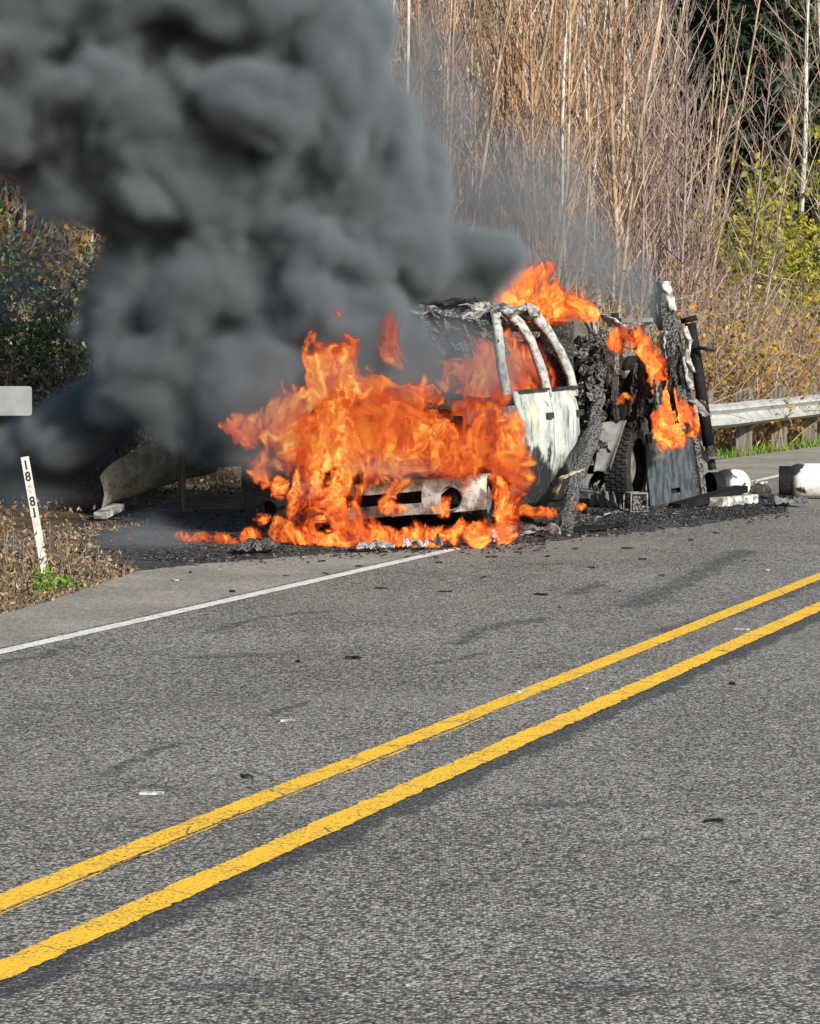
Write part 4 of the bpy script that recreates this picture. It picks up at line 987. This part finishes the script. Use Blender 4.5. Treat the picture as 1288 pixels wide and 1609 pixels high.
def volume_object(name, lo, hi, voxel, field, mat, label, cat):
    me = bpy.data.meshes.new(name); ob = bpy.data.objects.new(name, me); COL.objects.link(ob)
    t = bpy.data.node_groups.new(name, 'GeometryNodeTree')
    t.interface.new_socket('Geometry', in_out='OUTPUT', socket_type='NodeSocketGeometry')
    nt = NT(t); pos = nt.node('GeometryNodeInputPosition').outputs[0]
    vc = nt.node('GeometryNodeVolumeCube')
    nt.put(vc.inputs['Density'], field(nt, pos))
    vc.inputs['Background'].default_value = 0.0
    vc.inputs['Min'].default_value = lo; vc.inputs['Max'].default_value = hi
    for ax, i in zip('XYZ', range(3)): vc.inputs['Resolution '+ax].default_value = max(2, int((hi[i]-lo[i])/voxel))
    sm = nt.node('GeometryNodeSetMaterial'); sm.inputs['Material'].default_value = mat
    go = nt.node('NodeGroupOutput')
    t.links.new(vc.outputs[0], sm.inputs[0]); t.links.new(sm.outputs[0], go.inputs[0])
    md = ob.modifiers.new(name, 'NODES'); md.node_group = t
    me.materials.append(mat)
    ob['label'] = label; ob['category'] = cat; ob['kind'] = 'stuff'
    return ob

def volume_material(name):
    m = bpy.data.materials.new(name); m.use_nodes = True
    t = m.node_tree; t.nodes.clear(); nt = NT(t)
    out = nt.node('ShaderNodeOutputMaterial')
    at = nt.node('ShaderNodeAttribute', attribute_name='density')
    return m, nt, at.outputs['Fac'], out

def smoke_material(name, k, col):
    m, nt, d, out = volume_material(name)
    pv = nt.node('ShaderNodeVolumePrincipled')
    pv.inputs['Color'].default_value = (*col, 1); pv.inputs['Density Attribute'].default_value = ''
    nt.put(pv.inputs['Density'], nt.m('MULTIPLY', d, k)); pv.inputs['Anisotropy'].default_value = 0.0
    nt.t.links.new(pv.outputs[0], out.inputs['Volume'])
    return m

def fire_material(name, k, gain):
    m, nt, d, out = volume_material(name)
    sig = nt.m('MULTIPLY', nt.ss(d, 0.0, 0.9), k)
    ramp = nt.node('ShaderNodeValToRGB'); cr = ramp.color_ramp
    stops = [(0.0, (0.10, 0.008, 0.003)), (0.20, (0.34, 0.030, 0.007)), (0.42, (0.72, 0.115, 0.026)), (0.62, (0.90, 0.25, 0.045)), (0.80, (1.0, 0.48, 0.06)), (1.0, (1.15, 0.86, 0.25))]
    while len(cr.elements) < len(stops): cr.elements.new(0.5)
    for e, (q, c) in zip(cr.elements, stops): e.position = q; e.color = (*c, 1)
    nt.put(ramp.inputs[0], d)
    ab = nt.node('ShaderNodeVolumeAbsorption'); ab.inputs[0].default_value = (0, 0, 0, 1); nt.put(ab.inputs[1], sig)
    em = nt.node('ShaderNodeEmission'); nt.put(em.inputs[0], ramp.outputs[0]); nt.put(em.inputs[1], nt.m('MULTIPLY', sig, gain))
    ad = nt.node('ShaderNodeAddShader'); nt.t.links.new(ab.outputs[0], ad.inputs[0]); nt.t.links.new(em.outputs[0], ad.inputs[1])
    nt.t.links.new(ad.outputs[0], out.inputs['Volume'])
    return m

def B(px, py, D, rx, ry=None, rz=None, w=0.0):     # an ellipsoid at a pixel and a distance, radii in metres
    return (P(px, py, D), (rx, ry or rx, rz or rx), w)
def SB(px, py, D, rx, ry, rz):            # the column leans towards the road as it rises
    q = D if py > 450 else 27.3-(450-py)*.0018; k = q/D
    return B(px, py, q, rx*k, ry*k, rz*k)
SMOKE_BLOBS = [
 SB(520,560,26.8,.75,.9,.55), SB(640,580,27.2,.6,.9,.4), SB(690,430,27.8,.75,.9,.45), SB(755,415,28.3,.5,.8,.28),
 SB(600,480,27.4,.85,1.,.6), SB(480,500,26.8,.8,1.,.7), SB(400,600,26.8,.75,.9,.6), SB(300,560,27.2,.85,1.,.65), SB(260,600,27.4,.65,.9,.36),
 SB(350,440,27.2,.95,1.1,.75), SB(230,470,27.4,.7,1.,.6), SB(560,340,27.6,.9,1.1,.7), SB(420,300,27.4,1.,1.2,.75),
 SB(280,290,27.4,1.,1.2,.6), SB(150,290,27.8,.75,1.,.45), SB(530,190,28.,.8,1.2,.8), SB(620,330,28.4,.6,.8,.6), SB(400,150,28.,1.1,1.3,.8),
 SB(230,130,28.,1.3,1.3,.9), SB(80,140,28.4,1.2,1.2,.95), SB(500,40,28.4,.75,1.2,.8), SB(350,0,28.4,1.1,1.3,.9), SB(150,-20,28.6,1.3,1.4,1.), SB(-30,30,29.,1.4,1.4,1.1),
 SB(-150,140,29.,1.2,1.3,.8), SB(40,-150,29.,1.7,1.5,1.0), SB(330,-130,29.,1.0,1.3,.8), SB(-250,-100,30.,1.9,1.8,1.3),
 SB(120,655,28.,.5,.8,.28), SB(60,690,28.4,.6,.7,.36), SB(-60,700,28.6,.7,.7,.4),
]
THIN_BLOBS = [B(680,190,28.6,.8,1.,1.5), B(800,330,28.8,1.1,1.2,1.0), B(930,410,29.4,.8,1.,.7), B(1010,470,29.8,.4,.6,.4), B(60,400,28.6,.7,1.,.8), B(40,250,28.6,1.,1.,.6), B(225,872,23.9,.28,.3,.2,.5), B(60,760,28.,.9,.8,.3), B(690,580,25.7,.45,.3,.28,.8), B(750,600,25.6,.25,.25,.2,.6), B(440,725,24.9,.3,.25,.14,.5), B(640,744,24.35,.3,.12,.07,.6), B(500,770,24.2,.2,.1,.06,.3), B(430,640,24.75,.4,.2,.4,.5), B(540,590,24.7,.3,.15,.3,.1), B(640,590,24.9,.3,.2,.2,.3)]
def smoke_field(nt, p):
    wv = nt.v('SUBTRACT', nt.noise(p, 0.5, 2, .5, col=True), (.5,.5,.5))
    q = nt.v('ADD', p, nt.v('SCALE', wv, scale=1.0))
    e = blob_field(nt, q, SMOKE_BLOBS, 0.15)
    w2 = nt.v('SUBTRACT', nt.noise(q, 1.3, 2, .5, col=True), (.5,.5,.5))
    q2 = nt.v('ADD', q, nt.v('SCALE', w2, scale=0.8))
    b1 = nt.vor(q2, .95, 'SMOOTH_F1', .3)
    b2 = nt.vor(q2, 2.3, 'SMOOTH_F1', .3); b3 = nt.vor(q2, 5.2, 'SMOOTH_F1', .3)
    n = nt.noise(q2, 2.5, 5, .6)
    f = nt.m('ADD', e, nt.m('MULTIPLY', nt.m('SUBTRACT', .5, b1), .8))
    f = nt.m('ADD', f, nt.m('MULTIPLY', nt.m('SUBTRACT', .4, b2), .36))
    f = nt.m('ADD', f, nt.m('MULTIPLY', nt.m('SUBTRACT', n, .5), 1.0))
    f = nt.m('ADD', f, nt.m('MULTIPLY', nt.m('SUBTRACT', .4, b3), .22))
    core = nt.m('POWER', nt.ss(f, -0.05, 0.45, typ='LINEAR'), 1.4)
    t = blob_field(nt, q, THIN_BLOBS, 0.2)
    th = nt.m('MULTIPLY', nt.ss(nt.m('ADD', t, nt.m('MULTIPLY', nt.m('SUBTRACT', n, .5), 1.5)), 0.0, 0.9), .07)
    return nt.m('ADD', core, th)
SMK = smoke_material('smoke', 20.0, (.27, .312, .348)); SMK.cycles.volume_interpolation = 'CUBIC'
smoke = volume_object('smoke', (-7.6, 23.4, .05), (3.2, 31.4, 7.4), 0.064, smoke_field, SMK,
    'billowing dark grey smoke rolling up and away from the burning truck', 'smoke')

def fire_field(blobs, k=1.0, amp=2.6, clip=()):
    def field(nt, p):
        w1 = nt.v('SUBTRACT', nt.noise(nt.v('MULTIPLY', p, (1., 1., .8)), 1.7*k, 1, .5, col=True), (.5, .5, .5))
        q = nt.v('ADD', p, nt.v('SCALE', w1, scale=0.5/k))
        w2 = nt.v('SUBTRACT', nt.noise(q, 5.0*k, 1, .5, col=True), (.5, .5, .5))
        r = nt.v('ADD', nt.v('MULTIPLY', q, (1., 1., .55)), nt.v('SCALE', w2, scale=0.24/k))
        e = blob_field(nt, q, blobs, 0.15)
        n1 = nt.noise(r, 3.4*k, 3.5, .58)
        f = nt.m('ADD', e, nt.m('MULTIPLY', nt.m('SUBTRACT', n1, .5), amp))
        rd = nt.m('ABSOLUTE', nt.m('SUBTRACT', nt.noise(r, 6.0*k, 1.6, .5), .5))
        sheet = nt.ss(rd, 0.0, 0.065, 1.0, 0.0)
        hot = nt.ss(nt.noise(r, 2.3*k, 2, .6), .36, .64)
        d = nt.m('ADD', nt.m('ADD', nt.ss(f, 0.05, 1.0, .03, .16), nt.m('MULTIPLY', hot, .22)), nt.m('MULTIPLY', sheet, nt.m('MULTIPLY_ADD', hot, .48, .30)))
        d = nt.m('MULTIPLY', nt.ss(f, 0.0, 0.2), d)
        for p0, n0 in clip: d = nt.m('MULTIPLY', d, nt.ss(nt.v('DOT_PRODUCT', nt.v('SUBTRACT', p, tuple(p0)), tuple(n0)), 0.0, .05))
        return d
    return field
FM = fire_material('flames', 34.0, 0.82); FH = fire_material('hot_flames', 34.0, 1.15)
def flames(name, blobs, voxel, k, label, amp=3.0, mat=None, clip=()):
    pad = .22/k; lo = [min(b[0][i]-b[1][i]*1.15 for b in blobs)-pad for i in range(3)]; hi = [max(b[0][i]+b[1][i]*1.15 for b in blobs)+pad for i in range(3)]
    lo[2] = max(lo[2], .005)
    return volume_object(name, lo, hi, voxel, fire_field(blobs, k, amp, clip), mat or FM, label, 'fire')
flames('flames', [
 B(540,690,24.8,.42,.4,.36), B(640,690,24.75,.50,.4,.34), B(470,690,25.0,.32,.4,.34), B(730,705,24.7,.36,.35,.30), B(600,650,25.,.4,.4,.25),
 B(525,590,25.2,.19,.3,.42), B(550,640,25.,.32,.4,.35), B(430,660,25.3,.22,.3,.26), B(385,665,25.4,.16,.22,.16), B(400,735,25.4,.13,.2,.18),
 B(628,530,25.9,.11,.2,.26), B(790,690,25.0,.17,.28,.42), B(797,785,24.9,.14,.22,.36), B(760,650,25.2,.25,.3,.25),
 ], .0165, 1.0, 'orange flames pouring from the bonnet, grille and front wheel of the burning truck')
flames('flames', [B(470+i*26, 846-i*.7, 24.15-.03*i, .13, .12, .10+.03*math.sin(i*1.9)) for i in range(13)]+[B(470,800,24.4,.10,.14,.30), B(500,790,24.4,.09,.14,.34), B(530,790,24.35,.11,.14,.38), B(556,810,24.3,.09,.14,.26), B(440,770,24.6,.06,.1,.14), B(705,800,24.55,.07,.05,.09), B(620,795,24.7,.14,.06,.05), B(800,822,24.2,.08,.12,.18), B(790,790,24.5,.08,.12,.2)], .012, 1.9, 'yellow tongues of fire licking along the ground under the bumper', 2.2, FH)
sidep = (TM @ Vector((2.5, .15, 1.2)), TM.to_3x3() @ Vector((0, .923, -.385)))
flames('flames', [B(800,590,26.6,.3,.45,.40), B(835,570,27.0,.34,.5,.45), B(870,565,27.6,.34,.5,.42), B(755,570,26.6,.22,.4,.24), B(715,595,26.3,.3,.4,.24), B(800,620,26.9,.5,.5,.3)], .0175, 1.1, 'solid orange fire filling the cab behind the window openings', 1.4,
       None, [sidep, (Vector((0, 0, 1.86)), Vector((0, 0, -1))), (TM @ Vector((3.5, 1, 1)), TM.to_3x3() @ Vector((-1, 0, 0))), (TM @ Vector((1.6, 1, 1)), TM.to_3x3() @ Vector((1, 0, 0)))])
flames('flames', [B(745,432,28.3,.13,.25,.12), B(785,418,28.3,.24,.3,.17), B(830,438,28.3,.26,.3,.16), B(872,465,28.3,.24,.3,.16), B(908,490,28.3,.13,.2,.10), B(850,490,28.3,.32,.3,.18), B(770,470,28.4,.42,.3,.10)], .0145, 1.45, 'bright flames arching over the roof of the cab', 2.2, FH)
CF = [(1000,540), (1012,552), (1024,565), (1034,582), (1040,602), (1045,622), (1050,642), (1052,662), (1046,684)]
flames('flames', [B(x, y, 28.75+.02*i, .10+.008*i, .13, .13) for i, (x, y) in enumerate(CF)]+[B(1070,650,29.2,.10,.13,.16), B(1088,668,29.9,.06,.15,.18), B(985,522,29.2,.18,.2,.10), B(965,535,29.1,.14,.2,.10)], .0145, 1.6, 'flames running down the burnt camper behind the cab', 2.8, FH)
flames('flames', [B(968,637,28.45,.06,.05,.05), B(982,628,28.45,.07,.05,.045)], .011, 2.4, 'small glow of fire inside the dark camper wall', 2.2)
flames('flames', [B(845,802,25.2,.13,.12,.07), B(868,806,25.3,.08,.1,.06), B(910,790,25.8,.06,.08,.025)], .011, 2.2, 'low flames on the road below the door', 1.6)
flames('flames', [B(440,848,24.5,.15,.15,.16), B(395,848,24.5,.12,.13,.16), B(352,854,24.4,.13,.13,.11), B(375,858,24.3,.15,.12,.08), B(420,858,24.3,.16,.12,.09), B(410,818,24.7,.06,.1,.07), B(318,850,24.5,.08,.1,.07), B(290,845,24.6,.10,.1,.05), B(285,872,23.7,.14,.1,.035), B(208,850,24.9,.05,.06,.02), B(154,868,24.2,.025,.04,.05)], .012, 2.2, 'scattered low flames on the scorched ground beside the truck', 1.5)
